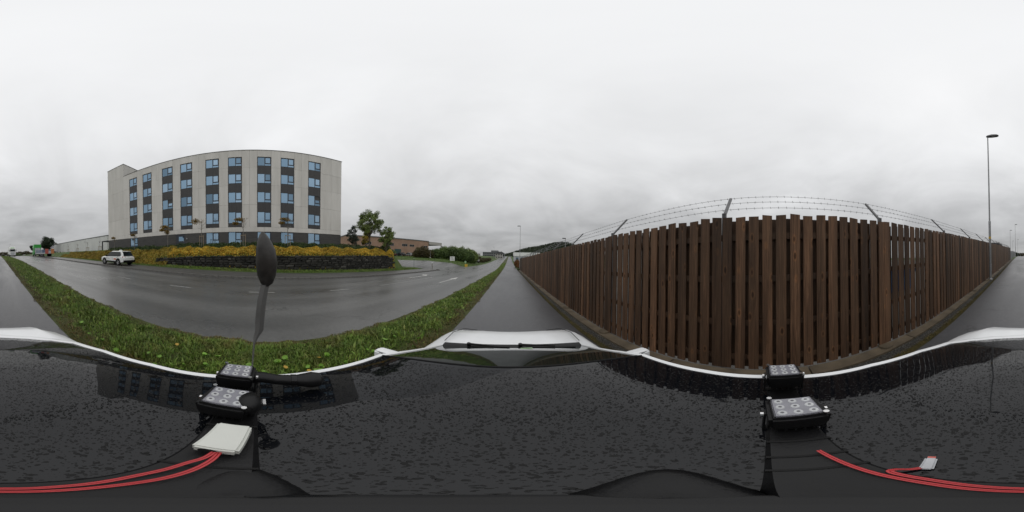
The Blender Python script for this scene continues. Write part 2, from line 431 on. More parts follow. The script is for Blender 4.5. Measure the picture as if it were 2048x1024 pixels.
# ------------------------------------------------------------------ ground profile
ZY = np.array([-1500, -300, -100, -70, -60, -50, -40, -30, 0, 30, 42, 55, 70, 90, 150, 300, 1500.])
ZZ = np.array([1.2, 1.6, 1.72, 1.70, 1.62, 1.47, 1.25, .99, 0, -.99, -1.33, -1.5, -1.5, -1.3, -.5, .5, .8])
def zp(y): return np.interp(y, ZY, ZZ)
def sstep(a, b, x): 
    t_ = np.clip((x-a)/(b-a), 0, 1); return t_*t_*(3-2*t_)
def G(x, y):
    """natural ground height (before carriageways are laid on it)"""
    x = np.asarray(x, float); y = np.asarray(y, float)
    z = zp(y)+0*x
    # strip behind the pavement
    z = z+np.interp(-x, [14.95, 15.06, 15.9], [0, .17, .36])*(1-sstep(24, 28, y))
    # hotel terrace, held by the dry-stone wall
    wall = np.interp(-x, [16.0, 16.3, 17.5, 20.0, 26], [0, 1.30, 1.75, 2.55, 2.65])
    ramp = np.interp(-x, [15.4, 16.6, 18.0, 20.0, 26], [0, .75, 1.55, 2.4, 2.65])
    k = sstep(-13, -9, y)
    lift = ramp*(1-k)+wall*k
    t_ = 1-sstep(18.9, 21.5, y)
    target = np.maximum(lift - np.maximum(z-.36, -2)*np.clip(lift, 0, 1), 0)
    far = 1-sstep(-130, -70, -y*-1) if False else 1.0
    back = sstep(-150, -80, y)
    z = z+target*t_*back
    # lawn and yards rise left of the junction
    z = z+np.interp(-x, [13, 16, 22, 40, 90], [0, 1.0, 1.9, 2.5, 2.8])*sstep(30, 46, y)*(1-sstep(160, 260, y))
    return z
def Gf(x, y): return float(G(x, y))
KERB = -12.0
YS = np.unique(np.concatenate([[-1500, -1000, -700, -500, -350, -250, -180, -140, -110], np.arange(-90, -40, 5.), np.arange(-40, 32, 1.0), np.arange(32, 72, 1.), np.arange(72, 110, 5), [125, 150, 180, 230, 300, 400, 550, 750, 1000, 1500], [18.5, 19.0]]))
def left_edge(y): return np.interp(y, [26.5, 27, 43, 44, 64, 80], [KERB, KERB, -11.9, -11.4, -9.6, -9.3])
def near_edge(y): return np.interp(y, [-60, -30, -15, -5, 0, 30, 65, 100], [-4.6, -4.4, -3.9, -3.3, -3.1, -2.75, -3.3, -3.3])
XS = np.unique(np.concatenate([[-1500, -900, -500, -320, -220, -160, -120, -95, -80], np.arange(-70, -20, 1.), np.arange(-20, -12, .5), [-15.06, -14.96, -12.02, -11.98, -16.3, -15.9], np.arange(-12, 3, 1.5), [-3.1, -1.36, 1.74, 1.86, 2.2, 2.6], [4, 8, 14, 22, 35, 60, 100, 160, 260, 450, 800, 1500]]))
gx, gy = np.meshgrid(XS, YS, indexing='ij')
gzv = G(gx, gy)
under = (gx > -14.97) & (gx < 1.80)        # sunk under road, pavement and path
gzv = np.where(under, gzv-.09, gzv)
nx, ny = gx.shape
V = np.stack([gx.ravel(), gy.ravel(), gzv.ravel()], 1)
ii, jj = np.meshgrid(np.arange(nx-1), np.arange(ny-1), indexing='ij')
a = (ii*ny+jj).ravel(); F = np.stack([a, a+ny, a+ny+1, a+1], 1)
tag(bulk('ground', V, F, 'grass_ground', smooth=False), kind='structure')

def strip(name, m, fx0, fx1, ys, dz=0., nx_=2, base=zp, kind='structure', fn=None):
    """sheet between two x-curves, following the ground profile"""
    vs = []; fs = []
    for y in ys:
        for k in range(nx_+1):
            x = fx0(y)+(fx1(y)-fx0(y))*k/nx_
            vs.append((x, y, (float(fn(x, y)) if fn else float(base(y)))+dz))
    n = nx_+1
    for i in range(len(ys)-1):
        for k in range(nx_):
            fs.append((i*n+k, i*n+k+1, (i+1)*n+k+1, (i+1)*n+k))
    o = MB().add(vs, fs).build(name, m, recalc=False)
    return tag(o, kind=kind)
yr = YS[(YS >= -500) & (YS <= 400)]
cst = lambda c: (lambda y: c)
strip('road', 'road_asphalt', left_edge, near_edge, yr, 0.0, 4)
strip('cycle_path', 'path_asphalt', cst(-1.36), cst(1.74), YS[(YS >= -350) & (YS <= 300)], 0.012, 2)
yv = YS[(YS >= -500) & (YS <= 400)]
def verge_h(x, y):
    a0, b0 = near_edge(y), -1.36
    s_ = (x-a0)/(b0-a0); return zp(y)+.005+.05*math.sin(math.pi*min(max(s_, 0), 1))
strip('verge', 'verge_soil', lambda y: near_edge(y)-.02, cst(-1.34), yv, 0.006, 6, fn=verge_h)
yk = YS[(YS >= -500) & (YS <= 26.6)]
strip('pavement', 'pavement_asphalt', cst(-15.0), cst(KERB-.13), yk, 0.135, 2)
# side road: the mouth of the junction and the drive past the wall
sx = np.array([-9.0, KERB, -13, -14.5, -17, -20, -25, -32, -40, -50, -62])
y0 = np.array([28.5, 26.7, 26.6, 26.4, 26.5, 27, 28, 29, 29, 29, 29.])
y1 = np.array([41.0, 43.2, 43.6, 43.6, 42.5, 41, 40, 39, 38.5, 38, 38.])
sxf = np.unique(np.concatenate([sx, np.arange(-62, -9, 1.)]))[::-1]
y0f = np.interp(-sxf, -sx, y0); y1f = np.interp(-sxf, -sx, y1)
vs = []; fs = []
NK = 16
for q in range(len(sxf)):
    for k in range(NK+1):
        yy = y0f[q]+(y1f[q]-y0f[q])*k/NK
        base = Gf(sxf[q], yy)
        vs.append((sxf[q], yy, base+(.06 if sxf[q] < -12.5 else .008)))
for q in range(len(sxf)-1):
    for k in range(NK):
        a_ = q*(NK+1)+k; fs.append((a_, a_+1, a_+NK+2, a_+NK+1))
tag(MB().add(vs, fs).build('side_road', 'road_asphalt', recalc=False), kind='structure')
# yard behind the fence
strip('yard', 'yard_gravel', cst(2.20), cst(60), YS[(YS >= -38) & (YS <= 40)], .01, 3)
# right margin of the path: moss, gravel bed, concrete edging
strip('moss_margin', 'moss_strip', cst(1.73), cst(1.87), YS[(YS >= -40) & (YS <= 40)], .018, 2)
strip('gravel_strip', 'gravel_bed', cst(1.87), cst(2.04), YS[(YS >= -40) & (YS <= 40)], .02, 2)

# kerb stones: single stones of 1 m along the pavement edge
kerb = thing('kerb', 'grey granite kerb along the pavement in front of the hotel', 'kerb', (0, 0, 0))
kst = None
y = 25.9
nk = 0
while y > -60 and nk < 300:
    if kst is None:
        kst = MB().add([(-.07, -.49, -.1), (.07, -.49, -.1), (.055, -.49, .135), (-.07, -.49, .142),
                        (-.07, .49, -.1), (.07, .49, -.1), (.055, .49, .135), (-.07, .49, .142)],
                       [(0, 1, 2, 3), (7, 6, 5, 4), (1, 5, 6, 2), (2, 6, 7, 3), (0, 4, 5, 1), (3, 7, 4, 0)]).mesh('kerb_stone', 'kerb_stone')
    o = link('kerb_stone', kst, kerb, (KERB-.065+random.uniform(-.004, .004), y, float(zp(y))))
    o.rotation_euler = (math.atan2(float(zp(y+.5)-zp(y-.5)), 1.), 0, 0)
    y -= 1.0; nk += 1
# rounded kerb return into the side road
for k in range(4):
    an = R(20+20*k)
    o = link('kerb_stone', kst, kerb, (KERB-.9+.85*math.cos(an), 26.2+.7*math.sin(an), float(zp(26.5)))); o.rotation_euler = (0, 0, an*.9); o.scale = (1, .45, 1)

# ------------------------------------------------------------------ road markings (thin sheets)
def mark(name, label, pts, group=None, kind=None):
    vs = [(x, y, float(zp(y))+.006) for x, y in pts]
    return tag(MB().add(vs, [tuple(range(len(vs)))]).build(name, 'worn_paint', recalc=False), label, 'road marking', group)
for y in list(np.arange(-46.2, 5.2, 4.18)):
    mark('lane_dash', 'short worn white dash in the row along the road centre', [(-7.82, y), (-7.72, y), (-7.72, y+1.25), (-7.82, y+1.25)], 'centre line dashes')
mark('lane_line', 'long thin white centre line running up to the junction', [(-7.84, 7.7), (-7.74, 7.7), (-7.74, 15.5), (-7.84, 15.5)])
def arrow(x, y, L_, name, label, turn=0, h=1.0):
    z = lambda q: float(zp(q))+.006
    pts = [(x-.07, y), (x+.07, y), (x+.07, y+L_*.6), (x+.32, y+L_*.6), (x, y+L_), (x-.32, y+L_*.6), (x-.07, y+L_*.6)]
    if turn:
        pts = [(x-.07, y), (x+.07, y), (x+.07, y+L_*.74), (x-.35, y+L_*.90), (x-.35, y+L_), (x-.95, y+L_*.86), (x-.35, y+L_*.70), (x-.35, y+L_*.78), (x-.07, y+L_*.66)]
    tag(MB().add([(a_, b_, z(b_)) for a_, b_ in pts], [tuple(range(len(pts)))]).build(name, 'road_paint', recalc=False), label, 'road marking')
arrow(-5.5, 12.1, 5.0, 'lane_arrow', 'white straight-ahead arrow painted in the lane beside the grass verge')
arrow(-9.2, 13.0, 4.8, 'lane_arrow', 'white left-turn arrow painted in the lane beside the pavement', turn=1)
mh = MB(); mh.tube([(-4.3, 17.0, float(zp(17))-.03), (-4.3, 17.0, float(zp(17))+.008)], .36, 20)
tag(mh.build('manhole_cover', 'roof_tar'), 'dark round manhole cover in the road by the grass verge', 'manhole')

# ------------------------------------------------------------------ wooden fence with barbed wire
FX = 2.26
fence = thing('wooden_fence', 'tall dark brown timber board fence topped with barbed wire beside the path', 'fence', (FX, 0, 0))
PAN = 2.65; PY0 = .62   # one post stands at y=.62
posts = [PY0+PAN*k for k in range(-13, 14)]
board_meshes = []
for k in range(12):
    h = 2.43+random.uniform(-.008, .008); t0 = random.uniform(-.008, .008); wv_ = .0695+random.uniform(-.002, .002)
    bow = random.uniform(-.004, .004)
    rings = []
    for z_, s_ in ((.09, 1), (.9, 1), (1.7, 1), (h+.09, 1)):
        o_ = bow*math.sin(math.pi*z_/2.5)
        tz = (t0 if z_ > 2 else 0)
        rings.append([(0, -wv_+o_, z_-tz), (.022, -wv_+o_, z_-tz), (.022, wv_+o_, z_+tz), (0, wv_+o_, z_+tz)])
    board_meshes.append(MB().loft([[Vector(q) for q in r_] for r_ in rings], True, True).mesh('board', 'fence_wood'))
boards = []
for p in posts[:-1]:
    for k in range(14):
        boards.append(p+.0715+k*(PAN-.143)/13)
boards.sort(key=abs)
rest = MB()
for i, y in enumerate(boards):
    me = random.choice(board_meshes)
    dx = random.uniform(-.003, .003); rx = random.uniform(-.004, .004)
    if i < 300:
        o = link('board', me, fence, (dx, y, float(zp(y))+random.uniform(-.006, .006))); o.rotation_euler = (rx, 0, random.uniform(-.03, .03))
    else:
        zz = float(zp(y)); rest.add([(v.co.x+dx, v.co.y+y, v.co.z+zz) for v in me.vertices], [tuple(p_.vertices) for p_ in me.polygons])
tag(rest.build('board', 'fence_wood', fence), kind='stuff')
# rear boards, half a pitch over, on the far side of the rails
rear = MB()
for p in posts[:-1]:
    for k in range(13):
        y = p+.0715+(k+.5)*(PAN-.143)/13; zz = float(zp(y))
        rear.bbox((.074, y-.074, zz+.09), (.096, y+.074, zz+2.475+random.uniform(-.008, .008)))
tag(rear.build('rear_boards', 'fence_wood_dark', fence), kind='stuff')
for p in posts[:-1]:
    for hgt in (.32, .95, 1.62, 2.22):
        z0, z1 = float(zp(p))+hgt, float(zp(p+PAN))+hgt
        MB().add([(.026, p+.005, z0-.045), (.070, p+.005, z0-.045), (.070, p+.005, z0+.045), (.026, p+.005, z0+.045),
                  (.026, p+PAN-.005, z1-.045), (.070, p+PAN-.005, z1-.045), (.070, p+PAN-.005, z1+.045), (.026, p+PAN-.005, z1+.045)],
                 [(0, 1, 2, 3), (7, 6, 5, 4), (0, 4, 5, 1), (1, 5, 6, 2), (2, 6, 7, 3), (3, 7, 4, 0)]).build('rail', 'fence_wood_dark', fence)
pm = MB().bbox((.108, -.03, -.3), (.168, .03, 2.62)).mesh('post', 'arm_steel')
am = MB(); am.box((.0, 0, .0), (.035, .045, .66), None); am = am.mesh('wire_arm', 'arm_steel')
fm = MB().tube([(-.02, 0, -.02), (-.02, 0, .075)], [.15, .13], 12).mesh('post_footing', 'mossy_concrete')
TIP = []
for p in posts:
    zz = float(zp(p))
    link('post', pm, fence, (0, p, zz))
    o = link('wire_arm', am, fence, (.138+.225, p, zz+2.81)); o.rotation_euler = (0, R(45), 0)
    if random.random() < .55: link('post_footing', fm, fence, (-.03, p+.05, zz+.02))
for j, (dx, dz_) in enumerate(((.25, 2.715), (.41, 2.875), (.57, 3.035))):
    m_ = MB(); pts = []
    for p in posts:
        pts.append((dx, p, float(zp(p))+dz_))
        if p != posts[-1]:
            pts.append((dx, p+PAN/2, float(zp(p+PAN/2))+dz_-.012))
    m_.tube(pts, .0032, 4)
    y = posts[0]
    while y < posts[-1]:
        z = float(zp(y))+dz_-.006; an = random.uniform(0, 3)
        for q in (0, 1.6):
            dvec = Vector((math.cos(an+q), .25, math.sin(an+q)))*.022
            c_ = Vector((dx, y, z)); m_.tube([c_-dvec, c_+dvec], .003, 3)
        y += .125
    m_.build('barbed_wire', 'galvanised', fence)
# concrete edging at the foot of the fence: single cast blocks
edg = thing('concrete_edging', 'stained concrete edging strip at the foot of the wooden fence', 'edging', (2.15, 0, 0))
em = MB().box((0, 0, 0), (.23, 1.98, .12)).mesh('edging_block', 'mossy_concrete')
for k in range(-17, 18):
    y = k*2.0+.4
    o = link('edging_block', em, edg, (.01+random.uniform(-.004, .004), y, float(zp(y))+.0)); o.rotation_euler = (math.atan(float(zp(y+1)-zp(y-1))/2), 0, 0)
# loose pebbles of the gravel strip
pb = MB(); n = 9000
PP = np.zeros((n, 3)); PP[:, 1] = np.sign(rng.uniform(-1, 1, n))*(rng.uniform(0, 1, n)**1.6)*16; PP[:, 0] = rng.uniform(1.85, 2.04, n)
PP[:, 2] = zp(PP[:, 1])+.026
oct_ = np.array([(1, 0, 0), (0, 1, 0), (-1, 0, 0), (0, -1, 0), (0, 0, .7), (0, 0, -.5)]); of = np.array([(0, 1, 4), (1, 2, 4), (2, 3, 4), (3, 0, 4), (1, 0, 5), (2, 1, 5), (3, 2, 5), (0, 3, 5)])
sz = rng.uniform(.005, .013, n)[:, None, None]*rng.uniform(.7, 1.3, (n, 1, 3))
ang = rng.uniform(0, 6.28, n); ca, sa = np.cos(ang), np.sin(ang)
O = oct_[None]*sz; O = np.stack([O[..., 0]*ca[:, None]-O[..., 1]*sa[:, None], O[..., 0]*sa[:, None]+O[..., 1]*ca[:, None], O[..., 2]], -1)
Vp = (PP[:, None]+O).reshape(-1, 3); Fp = (of[None]+(np.arange(n)*6)[:, None, None]).reshape(-1, 3)
leafy('pebble', [(.04, .038, .034), (.10, .095, .085), (.17, .165, .155), (.07, .06, .05)], .6, scale=3)
tag(bulk('pebbles', Vp, Fp, 'pebble'), 'loose grey pebbles lying in the strip along the fence edging', 'gravel', kind='stuff')

# ------------------------------------------------------------------ dry-stone retaining wall
WX = -15.95
wall = thing('stone_wall', 'dark dry-stone retaining wall below the yellow shrubs', 'stone wall', (WX, 0, 0))
stone_meshes = []
for k in range(10):
    m_ = MB(); vs = []
    for sx_ in (0, 1):
        for (yy, zz) in ((-.5, -.5), (.5, -.5), (.5, .5), (-.5, .5)):
            j = (random.uniform(-.09, .09), random.uniform(-.12, .12))
            vs.append((-.25 if sx_ == 0 else random.uniform(.0, .06), (yy+j[0])*(1 if sx_ == 0 else .9), (zz+j[1])*(1 if sx_ == 0 else .88)))
    c_ = (random.uniform(.05, .09), random.uniform(-.15, .15), random.uniform(-.15, .15)); vs.append(c_)
    m_.add(vs, [(0, 1, 5, 4), (1, 2, 6, 5), (2, 3, 7, 6), (3, 0, 4, 7), (4, 5, 8), (5, 6, 8), (6, 7, 8), (7, 4, 8)])
    stone_meshes.append(m_.mesh('stone', 'wall_stone'))
def wall_top(y): return np.interp(y, [-11, -9, -5, 0, 17, 18.6], [1.35, 1.5, 1.58, 1.62, 1.66, 1.25])
ns = 0; y = -10.8; cols_ = []
core = MB()
yc = np.arange(-10.6, 18.7, 1.0)
core.loft([[Vector((-.32, q, Gf(WX, q)-.2)), Vector((-.06, q, Gf(WX, q)-.2)), Vector((-.10, q, float(wall_top(q))-.06)), Vector((-.32, q, float(wall_top(q))-.06))] for q in yc], True, True)
core.build('wall_core', 'stone_hidden', wall)
row = 0
z_levels = []
spots = []
zb = -.55
while zb < 1.7:
    h = random.uniform(.19, .30); y = -10.8+random.uniform(-.4, 0)
    while y < 18.6:
        L_ = random.uniform(.38, .95)
        yc_ = y+L_/2
        gb = Gf(WX+.04, yc_)-.08; tp = float(wall_top(yc_))
        if zb+h > gb+.03 and zb < tp-.08:
            z0_ = max(zb, gb-.1); z1_ = min(zb+h, tp+random.uniform(-.02, .05))
            if z1_-z0_ > .08 and yc_ < 18.55: spots.append((yc_, (z0_+z1_)/2, L_, z1_-z0_))
        y += L_
    zb += h
for (yc_, zc_, L_, h_) in spots[:300]:
    o = link('stone', random.choice(stone_meshes), wall, (random.uniform(-.02, .03), yc_, zc_)); o.scale = (1, L_-.025, h_-.015)
if len(spots) > 300:
    rest = MB()
    for (yc_, zc_, L_, h_) in spots[300:]:
        me = random.choice(stone_meshes)
        rest.add([(v.co.x, yc_+v.co.y*(L_-.025), zc_+v.co.z*(h_-.015)) for v in me.vertices], [tuple(p_.vertices) for p_ in me.polygons])
    tag(rest.build('stone', 'wall_stone', wall), kind='stuff')
print('stones', len(spots), 'boards', len(boards))
# ------------------------------------------------------------------ hotel
HX, HZ = -21.5, 2.75
hotel = thing('hotel_building', 'five-storey pale panel building with nine columns of blue windows and dark ground floor', 'building', (HX, 0, HZ))
DEPTH = 14.0
Y0, Y1, YT = -26.4, 12.75, -21.75      # south end, north end, tower edge
TOP = 17.65-HZ; TTOP = 20.7-HZ; BASE = 4.75-HZ
core = MB(); core.bbox((-DEPTH, Y0+.05, -.6), (-.10, Y1-.05, TOP-.05)); core.build('wall_core', 'hotel_core', hotel)
tw = MB(); tw.bbox((-6.5, Y0+.05, TOP-.05), (-.10, YT-.06, TTOP-.05)); tw.build('tower_core', 'hotel_core', hotel)
cols_y = [(-20.3, -18.45), (-17.2, -15.35), (-13.38, -11.5), (-10.25, -8.4), (-6.45, -4.57), (-3.35, -1.5), (.49, 2.35), (3.6, 5.46), (7.45, 9.32)]
rows_top = [16.3-HZ, 13.36-HZ, 10.42-HZ, 7.5-HZ]
WH = 1.58; COLTOP = 16.36-HZ; COLBOT = 5.4-HZ
joints = [BASE, 5.38-HZ, 8.52-HZ, 11.45-HZ, 14.4-HZ, TOP]
def panel(y0, y1, z0, z1, name='panel', m='hotel_panel', x0=-.09, x1=0., g=.008):
    x1 = x1+random.uniform(-.003, .003)
    MB().bbox((x0, y0+g, z0+g), (x1, y1-g, z1-g)).build(name, m, hotel)
edges = [YT]+[q for c in cols_y for q in c]+[Y1]
strips = [(edges[2*i], edges[2*i+1]) for i in range(len(edges)//2)]
for (a_, b_) in strips:
    cuts = [a_, b_] if b_-a_ < 1.5 else [a_, (a_+b_)/2, b_]
    for c0, c1 in zip(cuts[:-1], cuts[1:]):
        for z0, z1 in zip(joints[1:-1], joints[2:]): panel(c0, c1, z0, z1)
# band above the ground floor and above the windows
for (a_, b_) in zip([YT]+[(c[0]+c[1])/2 for c in cols_y], [(c[0]+c[1])/2 for c in cols_y]+[Y1]):
    panel(a_, b_, joints[0], joints[1])
for (a_, b_) in cols_y: panel(a_, b_, COLTOP, TOP)
# tower at the south end, flush with the front
for z0, z1 in zip(joints[:-1]+[TOP], joints[1:]+[TTOP]):
    panel(Y0, YT, z0, z1)
# end walls
def side_panels(y, z0, z1, x0, x1, step=3.5, m='hotel_panel', s=1):
    x = x0
    while x > x1+.1:
        xn = max(x-step, x1)
        MB().bbox((xn+.009, min(y, y-s*.06), z0+.009), (x-.009, max(y, y-s*.06), z1-.009)).build('panel', m, hotel)
        x = xn
for z0, z1 in zip(joints[:-1], joints[1:]):
    side_panels(Y1+.02, z0, z1, -.1, -DEPTH); side_panels(Y0-.02, z0, z1, -.1, -DEPTH, s=-1)
side_panels(YT-.0, TOP+.03, TTOP, -.1, -6.5); side_panels(Y0-.02, TOP, TTOP, -.1, -6.5, s=-1)
# dark ground floor cladding: boards between the openings
gf = [(-20.2, -18.4, 'w'), (-11.0, -9.6, 'd'), (-6.45, -4.57, 'w'), (-3.35, -1.5, 'w'), (.49, 2.35, 'w'), (3.6, 5.46, 'w'), (7.45, 9.32, 'w')]
e2 = [Y0]+[q for g_ in gf for q in g_[:2]]+[Y1]
for i in range(len(e2)//2):
    a_, b_ = e2[2*i], e2[2*i+1]
    n_ = max(1, round((b_-a_)/3.2))
    for k in range(n_):
        c0 = a_+(b_-a_)*k/n_; c1 = a_+(b_-a_)*(k+1)/n_
        for z0, z1 in ((-.5, .62), (.62, 1.3), (1.3, BASE)):
            panel(c0, c1, z0, z1, 'cladding_panel', 'hotel_base', -.09, -.03, .005)
for z0, z1 in ((-.5, .75), (.75, BASE)):
    side_panels(Y1, z0, z1, -.1, -DEPTH, 3.5, 'hotel_base'); side_panels(Y0, z0, z1, -.1, -DEPTH, 3.5, 'hotel_base', -1)
def frame_ring(mb, y0, y1, z0, z1, t_, x0, x1):
    mb.bbox((x0, y0, z0), (x1, y0+t_, z1)); mb.bbox((x0, y1-t_, z0), (x1, y1, z1))
    mb.bbox((x0, y0+t_, z0), (x1, y1-t_, z0+t_)); mb.bbox((x0, y0+t_, z1-t_), (x1, y1-t_, z1))
def window(y0, y1, z0, z1, opened=False, ground=False):
    """large pane on one side, opening sash with a narrow light below on the other"""
    ym = y0+(y1-y0)*.53; zs = z0+(z1-z0)*(.24 if not ground else .38)
    f = MB(); frame_ring(f, y0+.01, y1-.01, z0, z1, .05, -.10, -.035)
    f.bbox((-.10, ym-.03, z0+.05), (-.035, ym+.03, z1-.05)); f.bbox((-.10, ym+.03, zs-.03), (-.035, y1-.06, zs+.03))
    fo = f.build('window', 'window_frame', hotel)
    gl = lambda a_, b_, c_, d_, n='pane': MB().bbox((-.085, a_, c_), (-.068, b_, d_)).build(n, 'blue_glass', fo)
    gl(y0+.062, ym-.032, z0+.052, z1-.052); gl(ym+.032, y1-.062, z0+.052, zs-.032)
    s = MB(); h_ = z1-.06-(zs+.035); wd = y1-.065-(ym+.035)
    frame_ring(s, 0, wd, 0, h_, .075, -.03, .03); so = s.build('sash', 'window_frame', fo)
    so.location = (-.05, ym+.035, zs+.035)
    g = MB().bbox((-.008, .077, .077), (.008, wd-.077, h_-.077)).build('pane', 'blue_glass', fo); g.location = so.location
    if opened:
        for q in (so, g): q.rotation_euler = (0, R(-7), 0)
for ci, (a_, b_) in enumerate(cols_y):
    for ri, zt in enumerate(rows_top):
        window(a_+.03, b_-.03, zt-WH, zt, (ci, ri) in ((2, 2), (8, 2)))
        z1 = zt-WH-.01; z0 = (rows_top[ri+1]+.01) if ri < 3 else COLBOT
        ym = (a_+b_)/2
        panel(a_+.03, ym, z0, z1, 'spandrel_panel', 'hotel_spandrel', -.09, -.045, .004)
        panel(ym, b_-.03, z0, z1, 'spandrel_panel', 'hotel_spandrel', -.09, -.045, .004)
for (a_, b_, k) in gf:
    if k == 'w': window(a_+.02, b_-.02, .25, BASE-.02, ground=True)
    else:
        d = MB(); frame_ring(d, a_, b_, -.1, BASE-.02, .08, -.1, -.03); d.bbox((-.085, a_+.08, -.02), (-.06, b_-.08, BASE-.1)); do = d.build('door', 'window_frame', hotel)
        MB().bbox((-.058, a_+.42, .95), (-.045, b_-.2, 1.6)).build('pane', 'blue_glass', do)
        MB().bbox((-.058, b_-.2, .75), (-.02, b_-.16, 1.0)).build('handle', 'metal_grey', do)
        MB().tube([(-.03, b_+.35, 1.35), (.09, b_+.35, 1.35), (.09, b_+.35, 1.2)], [.03, .04, .09], 10).build('wall_lamp', 'metal_grey', hotel)
# flashing along the roof edge
cap = MB(); cap.bbox((-DEPTH-.05, YT+.02, TOP+.001), (.05, Y1+.08, TOP+.07)); cap.build('roof', 'roof_tar', hotel)
cap = MB(); cap.bbox((-6.6, Y0-.08, TTOP+.001), (.05, YT+.06, TTOP+.07)); cap.build('tower_roof', 'roof_tar', hotel)
MB().bbox((-5.2, -19.5, TOP+.07), (-3.6, -17.8, TOP+1.35)).build('roof_vent', 'far_pale', hotel)
# porch at the south end
por = MB(); por.bbox((-4, Y0-3.2, 1.95), (-.6, Y0-.1, 2.15)); por.bbox((-.8, Y0-3.2, -.6), (-.6, Y0-3.0, 1.95)); por.bbox((-4, Y0-3.2, -.6), (-3.8, Y0-3.0, 1.95)); por.build('porch', 'roof_dark', hotel)

# ------------------------------------------------------------------ warehouse behind the hotel
wh = thing('warehouse', 'long low light grey metal warehouse behind the car park shrubs', 'warehouse', (-29.6, -37.0, 2.3))
m_ = MB(); m_.prism([(-52, -1.2), (0, -1.2), (0, 5.0), (-52, 5.0)], 0, -22, 0); m_.build('wall', 'warehouse_sheet', wh)
m_ = MB(); m_.bbox((-22.1, -52.1, 5.0), (.08, .08, 5.22)); m_.build('roof', 'warehouse_trim', wh)
for k in range(1, 13):
    MB().bbox((.0, -4.0*k-.03, -1.1), (.03, -4.0*k+.03, 4.95)).build('wall_seam', 'truck_grey', wh)
MB().bbox((.03, -49.5, 3.4), (.06, -45.0, 4.2)).build('lettering_panel', 'purple_sign', wh)
for q in (-40.5, -36.5): MB().bbox((.03, q, .5), (.06, q+1.2, 1.2)).build('window', 'dark_glass', wh)
for q in (-12, -26): MB().tube([(0, q, 4.0), (.5, q, 4.1), (.7, q, 3.95)], [.04, .05, .12], 8).build('wall_lamp', 'metal_grey', wh)

# ------------------------------------------------------------------ brick works beyond the junction
bdir = math.atan2(-11.5, 47.0)
bw = thing('brick_building', 'long orange brick works building with a white canopy at its far end', 'building', (-58, 37, 1.0), bdir)
bw.rotation_euler = (0, 0, -math.atan2(11.5, 47.0))
m_ = MB(); m_.bbox((-16, 0, -2), (0, 49.5, 8.6)); m_.build('wall', 'brick_wall', bw)
MB().bbox((-16.2, -.2, 8.6), (.25, 49.7, 9.0)).build('roof', 'warehouse_trim', bw)
MB().bbox((-15, -.15, 3), (-14, -.05, 4)).build('window', 'dark_glass', bw)
for (a_, b_, z0, z1) in ((19.8, 24.4, 4.9, 6.4), (29.5, 33.2, 5.0, 6.3), (34.6, 38.0, 5.0, 6.2), (45.5, 48.6, 4.8, 6.0), (7, 12, 5, 6.4)):
    n_ = max(2, int((b_-a_)/1.1)); f = MB(); frame_ring(f, a_, b_, z0, z1, .08, 0.0, .06)
    for k in range(1, n_): f.bbox((0, a_+(b_-a_)*k/n_-.03, z0+.08), (.06, a_+(b_-a_)*k/n_+.03, z1-.08))
    fo = f.build('window', 'far_pale', bw)
    for k in range(n_): MB().bbox((.0, a_+(b_-a_)*k/n_+.04, z0+.08), (.02, a_+(b_-a_)*(k+1)/n_-.04, z1-.08)).build('pane', 'dark_glass', fo)
d = MB().bbox((0, 24.9, -1), (.1, 28.9, 3.5)).build('door', 'dark_green_door', bw)
for q in (38.3, 39.6): MB().bbox((0, q, -.5), (.05, q+.7, 2.2)).build('door', 'far_brown', bw)
cn = MB(); cn.bbox((-13, 49.8, 6.9), (.3, 62, 8.6)); cn.bbox((-.2, 61.5, -2), (.25, 61.95, 6.9)); cn.bbox((-12.8, 61.5, -2), (-12.4, 61.95, 6.9)); cn.build('canopy', 'far_pale', bw)
MB().bbox((-15.5, 49.6, -2), (-6, 54, 6.5)).build('lower_wall', 'brick_wall', bw)
lw = MB(); lw.bbox((-12, 62.2, -2), (-1, 84, 4.0)); lw.build('wing', 'brick_wall', bw)
MB().bbox((-12.2, 62.1, 4.0), (-.8, 84.2, 4.25)).build('wing_roof', 'roof_tar', bw)

# ------------------------------------------------------------------ far buildings ahead
def far_house(name, label, x, y, wx, wy, h, zb, wm, rm, gable=False, rows=1, n_=4):
    t_ = thing(name, label, 'building', (x, y, zb))
    MB().bbox((-wx/2, -wy/2, -1.5), (wx/2, wy/2, h)).build('wall', wm, t_)
    if gable: MB().prism([(-wx/2-.4, h), (wx/2+.4, h), (0, h+wx*.32)], 1, -wy/2-.3, wy/2+.3).build('roof', rm, t_)
    else: MB().bbox((-wx/2-.15, -wy/2-.15, h), (wx/2+.15, wy/2+.15, h+.35)).build('roof', rm, t_)
    for r_ in range(rows):
        for k in range(n_):
            xx = -wx/2+wx*(k+.5)/n_; zz = h*(r_+.35)/rows
            MB().bbox((xx-wx/n_*.28, -wy/2-.06, zz), (xx+wx/n_*.28, -wy/2-.01, zz+h/rows*.42)).build('window', 'dark_glass', t_)
    return t_
g1 = far_house('office_block', 'dark grey stepped office block standing beyond the end of the road', -27, 262, 30, 16, 7, .2, 'far_grey', 'roof_dark', rows=2, n_=9)
MB().bbox((-2, -6, 7.35), (9, 6, 10)).build('upper_storey', 'far_grey', g1)
far_house('row_building', 'low pale flat-roofed building left of the dark office block', -62, 265, 26, 12, 4.5, .2, 'far_pale', 'far_brown', rows=1, n_=7)
far_house('gabled_house', 'small white gabled house beside the road ahead', -9.4, 150, 6.5, 9, 4.2, -.5, 'far_pale', 'roof_dark', True, 2, 3)
far_house('gabled_house', 'small grey gabled house further along the road ahead', -10, 200, 8, 9, 4.8, -.1, 'far_grey', 'roof_dark', True, 1, 3)
hall = thing('white_hall', 'white-fascia low hall behind the far end of the wooden fence', 'building', (9.6, 92, -1.3))
